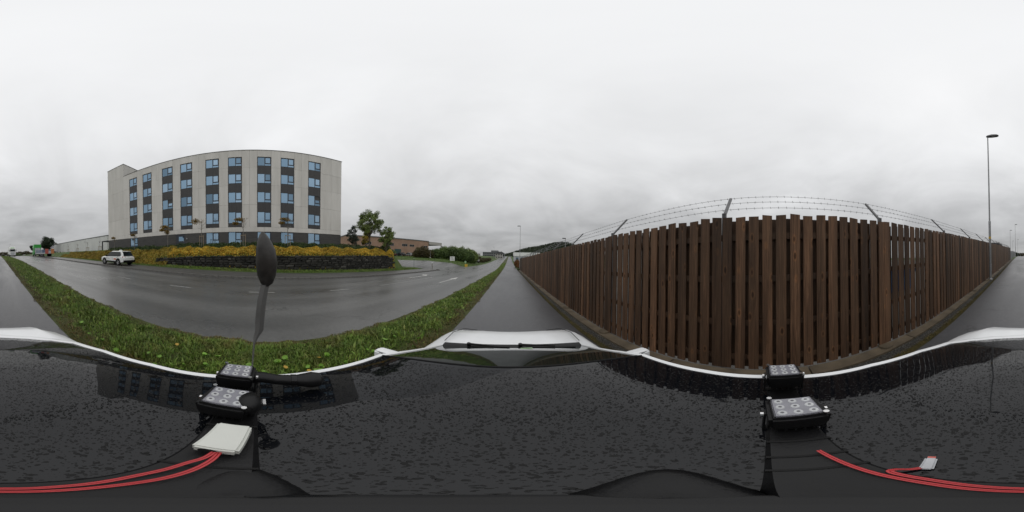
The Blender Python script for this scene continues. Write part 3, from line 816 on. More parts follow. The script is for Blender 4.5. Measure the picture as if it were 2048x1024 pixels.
MB().bbox((-7.0, 0, -1), (7.5, 14, 3.2)).build('wall', 'truck_grey', hall)
MB().bbox((-7.2, -.25, 3.2), (7.7, 14.2, 5.3)).build('fascia', 'sign_white', hall)
for k in range(4):
    x = 1.8+k*1.25
    MB().add([(x, -.27, 3.3), (x+.45, -.27, 3.3), (x+1.3, -.27, 5.2), (x+.85, -.27, 5.2), (x, -.24, 3.3), (x+.45, -.24, 3.3), (x+1.3, -.24, 5.2), (x+.85, -.24, 5.2)],
             [(0, 1, 2, 3), (0, 4, 5, 1), (1, 5, 6, 2), (2, 6, 7, 3), (3, 7, 4, 0), (4, 5, 6, 7)]).build('fascia_stripe', 'sign_ink' if k < 3 else 'orange_panel', hall)
for k in range(5): MB().bbox((-6+k*2.6, -.05, .3), (-4.4+k*2.6, -.0, 2.4)).build('window', 'blue_glass', hall)
# sheds behind the wooden fence
sh = thing('pale_shed', 'pale flat-roofed shed showing above the wooden fence', 'shed', (19.5, 21.5, -.7))
MB().bbox((-2.2, -3.5, -.5), (2.6, 3.5, 6.0)).build('wall', 'far_pale', sh); MB().bbox((-2.5, -3.8, 6.0), (2.9, 3.8, 6.25)).build('roof', 'metal_grey', sh)
MB().bbox((-1.5, -3.54, 3.8), (1.5, -3.5, 5)).build('window', 'dark_glass', sh)
sh = thing('dark_shed', 'dark flat-roofed shed behind the wooden fence by the street lamp', 'shed', (9.2, -43, 1.3))
MB().bbox((-3.5, -3, -1), (2.5, 4, 3.6)).build('wall', 'far_grey', sh); MB().bbox((-3.8, -3.3, 3.6), (2.8, 4.3, 3.95)).build('roof', 'roof_dark', sh)
MB().bbox((-2, 4.0, .5), (1, 4.05, 2.6)).build('door', 'truck_grey', sh)
sk = thing('waste_container', 'blue open-topped waste container behind the fence', 'container', (6.4, -5.6, float(zp(-5.6))+.01))
m_ = MB(); m_.loft([[Vector(q) for q in ((-.8, -1.3, .0), (.8, -1.3, .0), (.8, 1.3, .0), (-.8, 1.3, .0))], [Vector(q) for q in ((-.9, -1.7, 1.2), (.9, -1.7, 1.2), (.9, 1.7, 1.2), (-.9, 1.7, 1.2))]], True, True); m_.build('tub', 'blue_paint', sk)
m_ = MB(); frame_ring(m_, -1.75, 1.75, 1.15, 1.26, .05, -.97, -.9); m_.build('rim', 'sign_white', sk)

# ------------------------------------------------------------------ street lamps
def make_lamp(height=10.6, ang=0.):
    t_ = thing('street_lamp', 'x', 'street lamp')
    t_['group'] = 'street lamps along the path'
    MB().tube([(0, 0, -.2), (0, 0, 3.6), (0, 0, 3.62), (0, 0, height)], [.085, .08, .055, .038], 12).build('pole', 'galvanised', t_, True)
    MB().tube([(0, 0, 0.01), (0, 0, .10)], [.16, .11], 12).build('base_collar', 'galvanised', t_, True)
    MB().tube([(0, 0, 3.5), (0, 0, 3.66)], [.088, .086], 12).build('joint_collar', 'metal_grey', t_, True)
    MB().bbox((-.088, -.05, .55), (-.07, .05, 1.0)).build('service_hatch', 'metal_grey', t_)
    h = MB(); rings = []
    for s_, w_, zt, zb_ in ((-.10, .06, .02, -.05), (0, .10, .07, -.07), (.3, .15, .10, -.07), (.62, .13, .07, -.06), (.74, .06, .02, -.04)):
        rings.append([Vector((-s_, -w_, zb_)), Vector((-s_, w_, zb_)), Vector((-s_, w_*.8, zt)), Vector((-s_, -w_*.8, zt))])
    h.loft(rings, True, True); ho = h.build('lamp_head', 'lamp_head', t_, True); ho.location = (0, 0, height+.03)
    l = MB(); l.tube([(-.36, 0, -.055), (-.36, 0, -.085)], [.12, .09], 12); lo = l.build('lamp_lens', 'lamp_lens', ho)
    return t_
lamp0 = make_lamp()
lamps = [((2.08, -10.7), 'street lamp standing against the wooden fence on the edging', 11.4),
         ((2.5, 39), 'street lamp by the far corner of the wooden fence next to the rust-coloured shrub', 10.4),
         ((-12.2, 128), 'street lamp left of the road ahead near the white gabled house', 9.5),
         ((3.9, -58), 'street lamp just past the end of the wooden fence', 9.6),
         ((2.0, -56), 'street lamp at the path edge beside the grey mesh fence', 11.3),
         ((2.2, -100), 'street lamp further along the path past the mesh fence', 10.4),
         ((4.8, -92), 'street lamp behind the mesh fence', 8.8),
         ((-8.6, -112), 'street lamp between road and path near the white oncoming truck', 8.0)]
for i, ((x, y), lab, hh) in enumerate(lamps):
    t_ = lamp0 if i == 0 else copy_tree(lamp0)
    t_.location = (x, y, Gf(x, y)+(0 if abs(x) > 2 else .0)); t_['label'] = lab; s_ = hh/10.6
    t_.scale = (1, 1, s_)
band = MB().tube([(0, 0, 2.55), (0, 0, 2.68)], .084, 12).build('yellow_band', 'yellow_paint', lamp0)

# grey mesh fence past the wooden one
mf = thing('mesh_fence', 'grey steel mesh fence along the path past the wooden fence', 'fence', (2.5, -36, 0))
for k in range(14):
    y = -k*2.6; MB().tube([(0, y, float(zp(-36+y))-.2), (0, y, float(zp(-36+y))+2.0)], .035, 8).build('post', 'galvanised', mf)
for k in range(13):
    m_ = MB(); y = -k*2.6; z0 = float(zp(-36+y))
    for q in range(0, 20): m_.bbox((-.004, y-.07-q*.125-.006, z0+.05), (.004, y-.07-q*.125+.006, z0+1.95))
    for q in range(6): m_.bbox((-.008, y-2.5, z0+.06+q*.37), (.008, y-.06, z0+.075+q*.37))
    m_.build('mesh_panel', 'galvanised', mf)
# thin floodlight masts in the yard
for (x, y, h, lab) in ((9.6, 27, 6.0, 'thin floodlight mast in the yard near the pale shed'), (11, 47, 5.6, 'thin floodlight mast in the yard towards the white hall')):
    t_ = thing('floodlight_mast', lab, 'floodlight', (x, y, float(zp(y))), 0, 'floodlight masts in the yard')
    MB().tube([(0, 0, -.1), (0, 0, h)], [.07, .05], 8).build('pole', 'galvanised', t_)
    MB().box((-.25, 0, h+.05), (.55, .35, .14)).build('lamp_head', 'lamp_head', t_)
# ------------------------------------------------------------------ vegetation
def tree(name, label, x, y, H, cr, th, lm, nleaf, ls, z=None, bark='bark', tr=.07, group=None, nb=9, flat=1.0, cat='tree', ncl=16, clr=.42, seed=0, lean=0., cz=None):
    rnd = random.Random(seed+int(x*10)+int(y*7))
    t_ = thing(name, label, cat, (x, y, Gf(x, y) if z is None else z), 0, group)
    tk = MB(); tk.tube([(0, 0, -.25), (lean*.2, 0, th*.5), (lean*.6, 0, th), (lean, 0, th+(H-th)*.6)], [tr*1.25, tr, tr*.8, tr*.25], 7)
    cc = Vector((lean, 0, (th+H)/2 if cz is None else cz)); rr = Vector((cr, cr, (H-th)/2*flat))
    clumps = []
    for k in range(ncl):
        d = Vector((rnd.gauss(0, 1), rnd.gauss(0, 1), rnd.gauss(0, 1))).normalized()*rnd.uniform(.45, .92)
        p = cc+Vector((d.x*rr.x, d.y*rr.y, d.z*rr.z)); clumps.append(p)
        if k < nb:
            s0 = Vector((lean*.5, 0, th*rnd.uniform(.75, 1.15))); mid = s0.lerp(p, .5)+Vector((0, 0, .12*cr))
            tk.tube([s0, mid, p], [tr*.42, tr*.25, tr*.08], 5)
    tk.build('trunk', bark, t_, True)
    P = []
    for p in clumps:
        q = cr*clr*rnd.uniform(.7, 1.2); P.append(blob_points(int(nleaf/ncl), p, (q, q, q*.75), .3))
    Vl, Fl = leaves(np.concatenate(P), ls)
    bulk('crown', Vl, Fl, lm, t_)
    return t_
def shrub_mass(name, label, spots, lm, dens, ls, cat, group=None, hollow=.5):
    """spots: (x, y, rx, ry, h) overlapping mounds making one hedge or bush"""
    x0, y0_ = spots[0][0], spots[0][1]; z0 = Gf(x0, y0_)
    t_ = thing(name, label, cat, (x0, y0_, z0), 0, group)
    P = []; st = MB()
    for (x, y, rx, ry, h) in spots:
        zb_ = Gf(x, y)-z0
        n = int(dens*(rx*ry+rx*h+ry*h)*2)
        p = blob_points(n, (x-x0, y-y0_, zb_+h*.48), (rx, ry, h*.52), hollow)
        p = p[p[:, 2] > zb_-.05]
        # lumpy outline
        ph = np.sin(p[:, 0]*2.3+p[:, 2]*1.7)*np.cos(p[:, 1]*2.1-p[:, 2]*1.3)
        p[:, 2] += .10*h*ph*(p[:, 2]-zb_)/h; P.append(p)
        for k in range(2):
            an = random.uniform(0, 6.28); MB().tube([(x-x0+.1*math.cos(an), y-y0_+.1*math.sin(an), zb_-.1), (x-x0+rx*.5*math.cos(an), y-y0_+ry*.5*math.sin(an), zb_+h*.7)], [.05, .015], 5).build('stem', 'bark', t_)
    Vl, Fl = leaves(np.concatenate(P), ls); bulk('foliage', Vl, Fl, lm, t_)
    return t_
tree('garden_tree', 'taller green broadleaf tree on the terrace corner by the stone wall', -19.0, 16.4, 6.3, 2.25, 2.0, 'leaf_tree', 10500, .085, tr=.10, ncl=70, nb=30, clr=.25)
tree('garden_tree', 'shorter green broadleaf tree beside the end of the stone wall', -17.6, 18.6, 4.7, 1.55, 1.3, 'leaf_tree', 7000, .08, z=1.75, tr=.09, ncl=50, nb=24, clr=.27)
tree('conifer', 'thin grey-green conifer by the corner of the pale building', -29.5, 20.5, 6.2, 1.6, 1.2, 'leaf_conifer', 3000, .12, z=2.2, ncl=26, clr=.34, flat=1.05)
tree('garden_tree', 'small yellowing tree between the conifer and the taller green tree', -25.5, 21.0, 4.1, 1.1, 1.3, 'leaf_yellowgreen', 1500, .11, z=2.3, ncl=14, clr=.42)
# thin street trees on the terrace, nearly bare, tied to stakes
bare = [(-18.9, -21.6, 2.6, 'thin bare tree by the south end of the pale building'), (-18.9, -16.9, 2.7, 'thin bare tree with a rusty top beside the tall ground-floor window'),
        (-18.8, -10.9, 3.3, 'thin tree with two ragged yellow-brown tufts near the door'), (-18.8, -6.2, 3.6, 'thin bare tree with one dense yellow-brown tuft'),
        (-18.8, -1.2, 3.5, 'staked thin tree with an orange-brown tuft leaning to one side'), (-18.8, 4.0, 3.6, 'thin tree between two stakes with a small yellow tuft')]
for i, (x, y, h, lab) in enumerate(bare):
    t_ = thing('young_tree', lab, 'tree', (x, y, Gf(x, y)), 0, 'thin trees on the terrace')
    tk = MB(); tk.tube([(0, 0, -.2), (0, .02, h*.55), (0, 0, h*.95)], [.045, .035, .012], 6)
    for k in range(26):
        an = random.uniform(0, 6.28); z0 = h*random.uniform(.6, .88); l = random.uniform(.25, .7)
        tk.tube([(0, 0, z0), (l*.5*math.cos(an), l*.5*math.sin(an), z0+l*.35), (l*math.cos(an), l*math.sin(an), z0+l*.8)], [.012, .008, .004], 4)
    tk.build('trunk', 'grey_bark', t_)
    side = -1 if i != 5 else -.8
    cl = [((0, side*.75, h*.93), (.35, .5, .32))] if i in (3,) else [((0, side*.45, h*.95), (.3, .55, .2)), ((.05, side*.85, h*.82), (.3, .35, .18))]
    if i < 2: cl = [((0, side*.3, h*.95), (.25, .4, .15))]
    if i == 2: cl.append(((0, -.1, h*.72), (.28, .32, .28)))
    P = np.concatenate([blob_points(560, c, tuple(q*1.3 for q in r), .1) for c, r in cl]+[blob_points(60, (0, 0, h*.9), (.7, .7, .5), .1)])
    Vl, Fl = leaves(P, .055); bulk('crown', Vl, Fl, 'leaf_crown', t_)
    if i >= 3:
        for s_ in (-.28, .28):
            MB().tube([(s_*.4, s_, -.2), (s_*.4, s_, 1.55)], .035, 6).build('stake', 'stake_wood', t_)
        MB().box((0, 0, 1.45), (.07, .6, .06), Matrix.Rotation(R(-22), 3, 'Z')).build('stake_rail', 'stake_wood', t_)
for i, (x, y) in enumerate(((-20, -43), (-20, -37.3), (-20, -32.3), (-20.3, -27.9))):
    t_ = thing('sapling', 'leafless sapling held by a wooden stake frame in front of the warehouse', 'tree', (x, y, Gf(x, y)), 0, 'saplings along the warehouse')
    tk = MB(); tk.tube([(0, 0, -.2), (0, 0, 2.0)], [.035, .012], 6)
    for k in range(9):
        an = random.uniform(0, 6.28); z0 = random.uniform(1.1, 1.8); tk.tube([(0, 0, z0), (.3*math.cos(an), .3*math.sin(an), z0+.35)], [.012, .005], 4)
    tk.build('trunk', 'bark', t_)
    for s_ in (-.5, .5): MB().tube([(0, s_, -.2), (0, s_, .85)], .04, 6).build('stake', 'stake_wood', t_)
    MB().bbox((-.03, -.56, .7), (.03, .56, .8)).build('stake_rail', 'stake_wood', t_)

def clump_field(name, label, xf, ys, n, lm, ls, hgt, cat, lump=.5):
    yy = rng.uniform(ys[0], ys[1], n); u = rng.uniform(0, 1, n)
    x0_, x1_ = xf(yy); xx = x0_+(x1_-x0_)*u
    lm_ = .62+.38*np.sin(xx*3.1+1.3*np.sin(yy*1.7))*np.cos(yy*2.6+.8*np.sin(xx*2.))
    edge = np.clip(np.minimum(u, 1-u)*5, .25, 1)
    zz = G(xx, yy)+hgt*lm_*edge*(rng.uniform(0, 1, n)**.35)
    Vl, Fl = leaves(np.stack([xx, yy, zz], 1), ls, .55)
    return tag(bulk(name, Vl, Fl, lm), label, cat, kind='stuff')
def ybx(y): return (np.where(y > -10, -16.0, np.where(y > -12, -15.75, -15.45)), np.where(y > -10, -18.3, -19.0))
clump_field('yellow_groundcover', 'golden yellow low shrubs spilling over the dark stone wall', ybx, (-9.5, 17.6), 52000, 'leaf_yellow', .065, .62, 'shrubs')
clump_field('olive_groundcover', 'olive and rust low shrubs on the bank behind the parked taxi', lambda y: (np.full_like(y, -15.35), np.full_like(y, -19.2)), (-38, -9.3), 46000, 'leaf_yellowgreen', .075, .62, 'shrubs')
clump_field('green_groundcover', 'dark green ground cover between the yellow shrubs and the building', lambda y: (np.full_like(y, -18.1), np.full_like(y, -21.0)), (-24, 20), 24000, 'leaf_ground', .08, .45, 'shrubs')
shrub_mass('corner_bush', 'dark green bush at the end of the stone wall', [(-18.3, 19.2, .9, 1.0, 1.2), (-17.2, 19.4, .8, .8, .9)], 'leaf_hedge', 260, .07, 'bush')
clump_field('wall_end_shrub', 'yellow shrub tuft at the low end of the stone wall', lambda y: (np.full_like(y, -15.9), np.full_like(y, -16.8)), (17.4, 18.9), 2600, 'leaf_yellow', .06, .9, 'shrubs')

# hedges and bushes beyond the junction
shrub_mass('round_bush', 'rounded olive-brown bush on the lawn in front of the brick building', [(-30, 50.5, 3.4, 2.6, 4.0), (-27.5, 51.5, 2.4, 2.2, 3.0), (-32, 50, 1.8, 1.8, 2.4)], 'leaf_olive', 90, .16, 'bush')
shrub_mass('tall_hedge', 'tall dense dark green hedge behind the white notice board', [(-25.5, 53, 2.6, 2.4, 3.6), (-23.0, 54, 2.6, 2.4, 4.4), (-20.6, 54.8, 2.6, 2.4, 4.6), (-18.4, 55.6, 2.4, 2.4, 4.6), (-16.4, 57, 2.3, 2.3, 4.6), (-15.2, 60, 2.2, 2.2, 4.3), (-14.2, 64, 2.0, 2.2, 3.8)], 'leaf_hedge', 80, .16, 'hedge')
shrub_mass('tall_hedge', 'lighter feathery hedge rising above the dark hedge by the road', [(-16.0, 62, 2.6, 2.4, 5.2), (-14.4, 63.0, 2.2, 2.4, 4.9), (-18.5, 61, 2.4, 2.4, 5.3), (-21.5, 60, 2.4, 2.4, 5.1), (-24.5, 59.5, 2.4, 2.4, 4.7)], 'leaf_tree', 70, .17, 'hedge')
shrub_mass('roadside_shrubs', 'brownish low shrubs lining the road past the hedge', [(-13.6, 72, 1.6, 3, 2.6), (-12.8, 79, 1.5, 3.6, 2.2), (-12.4, 87, 1.5, 4, 2.0), (-12.2, 97, 1.5, 5, 1.9)], 'leaf_olive', 45, .18, 'shrubs')
shrub_mass('rust_shrub', 'rust-coloured shrub beside the path at the far end of the fence', [(2.2, 47, .9, 1.2, 2.3), (2.6, 49, .9, 1.1, 1.9)], 'leaf_autumn', 160, .10, 'shrub')
shrub_mass('rust_shrub', 'small rust-coloured bush hugging the end of the wooden fence', [(2.4, 40.5, .5, .8, 1.3), (2.5, 42.5, .55, .8, 1.4)], 'leaf_autumn', 160, .09, 'shrub')
shrub_mass('weed_tuft', 'green weed tuft at the foot of the far street lamp', [(2.0, 36.5, .35, .9, .35), (2.0, 34.5, .3, .6, .25)], 'leaf_ground', 300, .07, 'shrub')
# trees ahead and behind
for i, (x, y, h, cr) in enumerate(((9.5, 150, 8.5, 3), (5, 135, 5, 2.6), (16, 165, 7, 4), (25, 175, 7.5, 5))):
    tree('far_tree', ['dark pointed tree above the white hall', 'small dark tree where the path ahead bends', 'dark round tree behind the white hall roof', 'broad dark tree below the wooded hill'][i], x, y, h, cr, 1.2, 'leaf_far', 2200, .32, ncl=16, tr=.2)
tree('big_tree', 'big dense dark tree beside the low-loader trailer', -24.0, -76, 8.2, 3.7, .8, 'leaf_hedgedark', 9000, .22, ncl=34, clr=.42, tr=.25)
tree('big_tree', 'dark tree behind the green truck', -18.5, -80, 5.2, 2.2, .8, 'leaf_hedgedark', 3000, .22, ncl=16, tr=.2)
tree('big_tree', 'small dark tree above the warehouse roof', -47, -105, 9.2, 3.2, 2, 'leaf_hedgedark', 3000, .26, ncl=16, tr=.2)
tree('big_tree', 'olive tree crown behind the warehouse end', -34, -96, 7.6, 4.0, 2, 'leaf_olive', 3500, .26, ncl=18, tr=.2)
shrub_mass('far_hedge', 'brown-green hedge along the crest of the road behind the trucks', [(-32+k*4.6, -128+random.uniform(-2, 2), 3.4, 2.2, random.uniform(2.2, 3.6)) for k in range(12)], 'leaf_olive', 22, .26, 'hedge')
shrub_mass('far_hedge', 'green bushes on the roadside behind the white truck', [(-13+k*1.6, -96-k, 1.4, 1.6, 1.5) for k in range(3)], 'leaf_hedge', 50, .16, 'hedge')
shrub_mass('far_hedge', 'dark bushes at the far end of the path', [(4+k*3.2, -122, 2.4, 2.0, random.uniform(2.5, 3.8)) for k in range(6)], 'leaf_hedgedark', 30, .24, 'hedge')

# wooded hill to the right of the road ahead
hv = []; hf = []
nu, nv = 40, 14
def hillz(x, y):
    return 38*math.exp(-((x-132)/72)**2-((y-400)/95)**2)+13*math.exp(-((x-40)/45)**2-((y-420)/80)**2)
for i in range(nu+1):
    for j in range(nv+1):
        x = -90+460*i/nu; y = 260+280*j/nv; hv.append((x, y, float(zp(y))-2.5+hillz(x, y)))
for i in range(nu):
    for j in range(nv):
        a_ = i*(nv+1)+j; hf.append((a_, a_+nv+1, a_+nv+2, a_+1))
tag(MB().add(hv, hf).build('hill', 'hill_ground', smooth=True, recalc=False), kind='structure')
n = 30000; xx = rng.uniform(-20, 330, n); yy = rng.uniform(290, 430, n)
hz = np.array([hillz(a_, b_) for a_, b_ in zip(xx, yy)]); keep = hz > 4
cl = np.round(xx/6)*1.7+np.round(yy/6)*2.3
xx, yy, hz, cl = xx[keep], yy[keep], hz[keep], cl[keep]
zz = zp(yy)-2.5+hz+rng.uniform(0, 1, len(xx))*(3.2+2.6*np.sin(cl*3.7))
Vl, Fl = leaves(np.stack([xx, yy, zz], 1), 1.15, .7)
tag(bulk('hill_forest', Vl, Fl, 'leaf_far'), 'dark conifer wood covering the low hill', 'forest', kind='stuff')

# ------------------------------------------------------------------ grass
def blades(P, h, wd, lean=.5):
    n = len(P); an = rng.uniform(0, 2*math.pi, n); d = np.stack([np.cos(an), np.sin(an), np.zeros(n)], 1)
    s_ = np.stack([-np.sin(an), np.cos(an), np.zeros(n)], 1)
    hh = (h*rng.uniform(.5, 1.25, n))[:, None]; ww = (wd*rng.uniform(.7, 1.3, n))[:, None]; ln = (lean*rng.uniform(.2, 1.3, n))[:, None]
    up = np.array([0, 0, 1.])
    mid = P+up*hh*.6+d*hh*ln*.35; tip = P+up*hh*.85+d*hh*ln
    Vb = np.stack([P-s_*ww, P+s_*ww, mid+s_*ww*.8, mid-s_*ww*.8, tip], 1).reshape(-1, 3)
    b0 = np.arange(n)*5
    F3 = np.concatenate([np.stack([b0, b0+1, b0+2], 1), np.stack([b0, b0+2, b0+3], 1), np.stack([b0+3, b0+2, b0+4], 1)])
    return Vb, F3
def grass_patch(name, label, n, xf, yspan, h, wd, m, power=1.7, zf=None, lean=.6, clump=True):
    yy = np.sign(rng.uniform(-1, 1, n))*(rng.uniform(0, 1, n)**power)*yspan
    xa, xb = xf(yy); uu = rng.uniform(0, 1, n); xx = xa+(xb-xa)*uu
    zz = np.array([verge_h(a_, b_) for a_, b_ in zip(xx, yy)]) if zf is None else zf(xx, yy)
    hs = h*(.55+.6*(np.sin(xx*5.3+np.sin(yy*3.1)*1.7)*np.sin(yy*4.1+xx)*.5+.5)) if clump else h*np.ones(n)
    hs = hs*np.clip(np.minimum(uu, 1-uu)*5.5, .28, 1)*np.where(rng.uniform(0, 1, n) < .04, 1.9, 1.)
    Vb, Fb = blades(np.stack([xx, yy, zz-.005], 1), hs, wd, lean)
    return tag(bulk(name, Vb, Fb, m), label, 'grass', kind='stuff')
ne = lambda y: np.interp(y, [-60, -30, -15, -5, 0, 30, 65, 100], [-4.6, -4.4, -3.9, -3.3, -3.1, -2.75, -3.3, -3.3])
wig = lambda y: .09*np.sin(y*1.9)+.07*np.sin(y*5.3+1)+.05*np.sin(y*13.1+2)
grass_patch('verge_grass', 'lush green grass on the verge between road and path', 165000, lambda y: (ne(y)-.05+wig(y)*.6, np.full_like(y, -1.62)+wig(y)), 30, .09, .0058, 'leaf_grass')
grass_patch('verge_grass', 'yellow-brown dry grass along the path edge of the verge', 34000, lambda y: (np.full_like(y, -1.80)+wig(y), np.full_like(y, -1.33)+wig(y)*.4), 30, .06, .006, 'leaf_drygrass', lean=1.2)
grass_patch('verge_grass', 'short brown grass along the road edge of the verge', 14000, lambda y: (ne(y)-.07+wig(y)*.6, ne(y)+.22+wig(y)), 30, .05, .006, 'leaf_drygrass', lean=1.2)
grass_patch('verge_grass', 'coarse grass on the verge further along the road', 30000, lambda y: (ne(y)+.02, np.full_like(y, -1.42)), 75, .15, .02, 'leaf_grass', power=.8)
grass_patch('wall_grass', 'green grass strip at the foot of the stone wall', 24000, lambda y: (np.full_like(y, -15.9), np.full_like(y, -15.03)), 24, .13, .014, 'leaf_grass', power=1., zf=lambda a_, b_: G(a_, b_))
grass_patch('margin_grass', 'thin mossy grass between the path and the gravel strip', 16000, lambda y: (np.full_like(y, 1.75), np.full_like(y, 1.92)), 20, .035, .006, 'leaf_drygrass', zf=lambda a_, b_: zp(b_)+.016, lean=1.3)
n = 26000; yy = rng.uniform(20, 58, n); xx = rng.uniform(-40, -12.2, n)
ok = (G(xx, yy) > -3) & ((yy > np.interp(-xx, -sx[1:], y1[1:])+.3) | ((yy < np.interp(-xx, -sx[1:], y0[1:])-.4) & (xx < -15.0) & (yy > 24)))
Vb, Fb = blades(np.stack([xx, yy, G(xx, yy)], 1)[ok], .10, .03, .5)
leafy('leaf_lawn', [(.06, .11, .015), (.085, .145, .02), (.11, .17, .03)], .5, scale=.5)
tag(bulk('lawn_grass', Vb, Fb, 'leaf_lawn'), 'bright green mown grass on the lawn beyond the junction', 'grass', kind='stuff')

# broad-leaved weeds and fallen leaves on the verge
def round_leaf(r, up):
    pts = [(0, 0, 0)]
    for k in range(9):
        an = R(-150+300*k/8); pts.append((r*.55+r*math.cos(an), r*math.sin(an)*.95, up+.25*r*math.cos(an)))
    return MB().add(pts, [(0, i, i+1) for i in range(1, 9)])
lm1 = [round_leaf(r_, u_).mesh('leaf', 'leaf_weed', True, False) for r_, u_ in ((.030, .04), (.038, .05), (.024, .03))]
for i in range(34):
    y = random.gauss(.25, 1.3) if i < 24 else random.uniform(-6, 6); x = random.uniform(-2.35, -1.62)
    t_ = thing('broadleaf_weed', 'low broad-leaved weed with round bright green leaves in the verge grass', 'weed', (x, y, verge_h(x, y)+.065), random.uniform(0, 6), 'broad-leaved weeds in the verge')
    for k in range(random.randint(2, 5)):
        o = link('leaf', random.choice(lm1), t_, (0, 0, 0)); o.rotation_euler = (random.uniform(-.3, .3), random.uniform(-.5, .1), random.uniform(0, 6.28)); s_ = random.uniform(.8, 1.4); o.scale = (s_, s_, s_)
fl = round_leaf(.035, .012).mesh('leaf', 'leaf_fallen', True, False)
for i in range(6):
    y = random.gauss(.6, 1.4); x = random.uniform(-2.7, -1.6)
    o = link('fallen_leaf', fl, None, (x, y, verge_h(x, y)+.09)); o.rotation_euler = (random.uniform(-.5, .5), random.uniform(-.5, .5), random.uniform(0, 6))
    tag(o, 'yellow fallen leaf lying on the verge grass', 'leaf', 'fallen leaves on the verge')
# ------------------------------------------------------------------ vehicles
def bevel(me, off=.03, seg=2):
    bm = bmesh.new(); bm.from_mesh(me); bmesh.ops.remove_doubles(bm, verts=bm.verts, dist=1e-5)
    bmesh.ops.bevel(bm, geom=[e for e in bm.edges if len(e.link_faces) == 2 and e.calc_face_angle(0) > R(22)], offset=off, segments=seg, affect='EDGES', clamp_overlap=True)
    bmesh.ops.recalc_face_normals(bm, faces=bm.faces); bm.to_mesh(me); bm.free()
    me.polygons.foreach_set('use_smooth', [True]*len(me.polygons))
    try: me.set_sharp_from_angle(angle=R(50))
    except Exception: pass
    return me
def section(w_, zb_, zt, crown=.0, cham=.06, sh=.0):
    """half section mirrored into a ring (bottom, side, shoulder, top)"""
    h = [(w_*.82, zb_), (w_, zb_+cham), (w_*1.0, (zb_+zt)/2), (w_-.02, zt-cham*1.4), (w_*.86, zt), (w_*.45, zt+crown)]
    return [(x, z) for x, z in h]+[(-x, z) for x, z in reversed(h)]
def loft_y(st, name, m, parent, smooth=True):
    rings = [[Vector((x, y, z)) for x, z in section(*s)] for y, s in st]
    return MB().loft(rings, True, True).build(name, m, parent, smooth)
def wheel(parent, x, y, z, r, wd, rimr=.66):
    s_ = 1 if x > 0 else -1
    m_ = MB(); prof = [(.0, rimr*r), (.0, r*.94), (.02, r), (wd-.02, r), (wd, r*.94), (wd, rimr*r)]
    rings = [[Vector((s_*(wd/2-a_), rr*math.cos(k*2*math.pi/24), rr*math.sin(k*2*math.pi/24))) for k in range(24)] for a_, rr in prof]
    m_.loft(rings, True, False); w_ = m_.build('wheel', 'black_rubber', parent, True); w_.location = (x, y, z)
    rm = MB(); xo = s_*(wd/2-.02)
    for k in range(5):
        an = k*2*math.pi/5; c_, sn = math.cos(an), math.sin(an)
        q = rimr*r
        pts = [(-.035, .04), (.035, .04), (.055, q), (-.055, q)]
        ring = [Vector((xo, c_*b_-sn*a_, sn*b_+c_*a_)) for a_, b_ in pts]; ring2 = [v-Vector((s_*.03, 0, 0)) for v in ring]
        rm.loft([ring2, ring], True, True)
    rm.tube([(xo-s_*.05, 0, 0), (xo+s_*.005, 0, 0)], .06, 10)
    ro = [[Vector((xo-s_*d_, rr*math.cos(k*2*math.pi/24), rr*math.sin(k*2*math.pi/24))) for k in range(24)] for d_, rr in ((.0, rimr*r), (-.006, rimr*r*.93), (.02, rimr*r*.9))]
    rm.loft(ro, True, False); rm.build('rim', 'wheel_rim', w_, True)
    MB().tube([(xo-s_*.07, 0, 0), (xo-s_*.06, 0, 0)], rimr*r*.98, 20).build('hub', 'black_rubber', w_)
    return w_
def quad_panel(pts, nrm, off, th, name, m, parent):
    nrm = Vector(nrm).normalized(); P = [Vector(p)+nrm*off for p in pts]; Q = [p-nrm*th for p in P]
    return MB().loft([Q, P], True, True).build(name, m, parent)
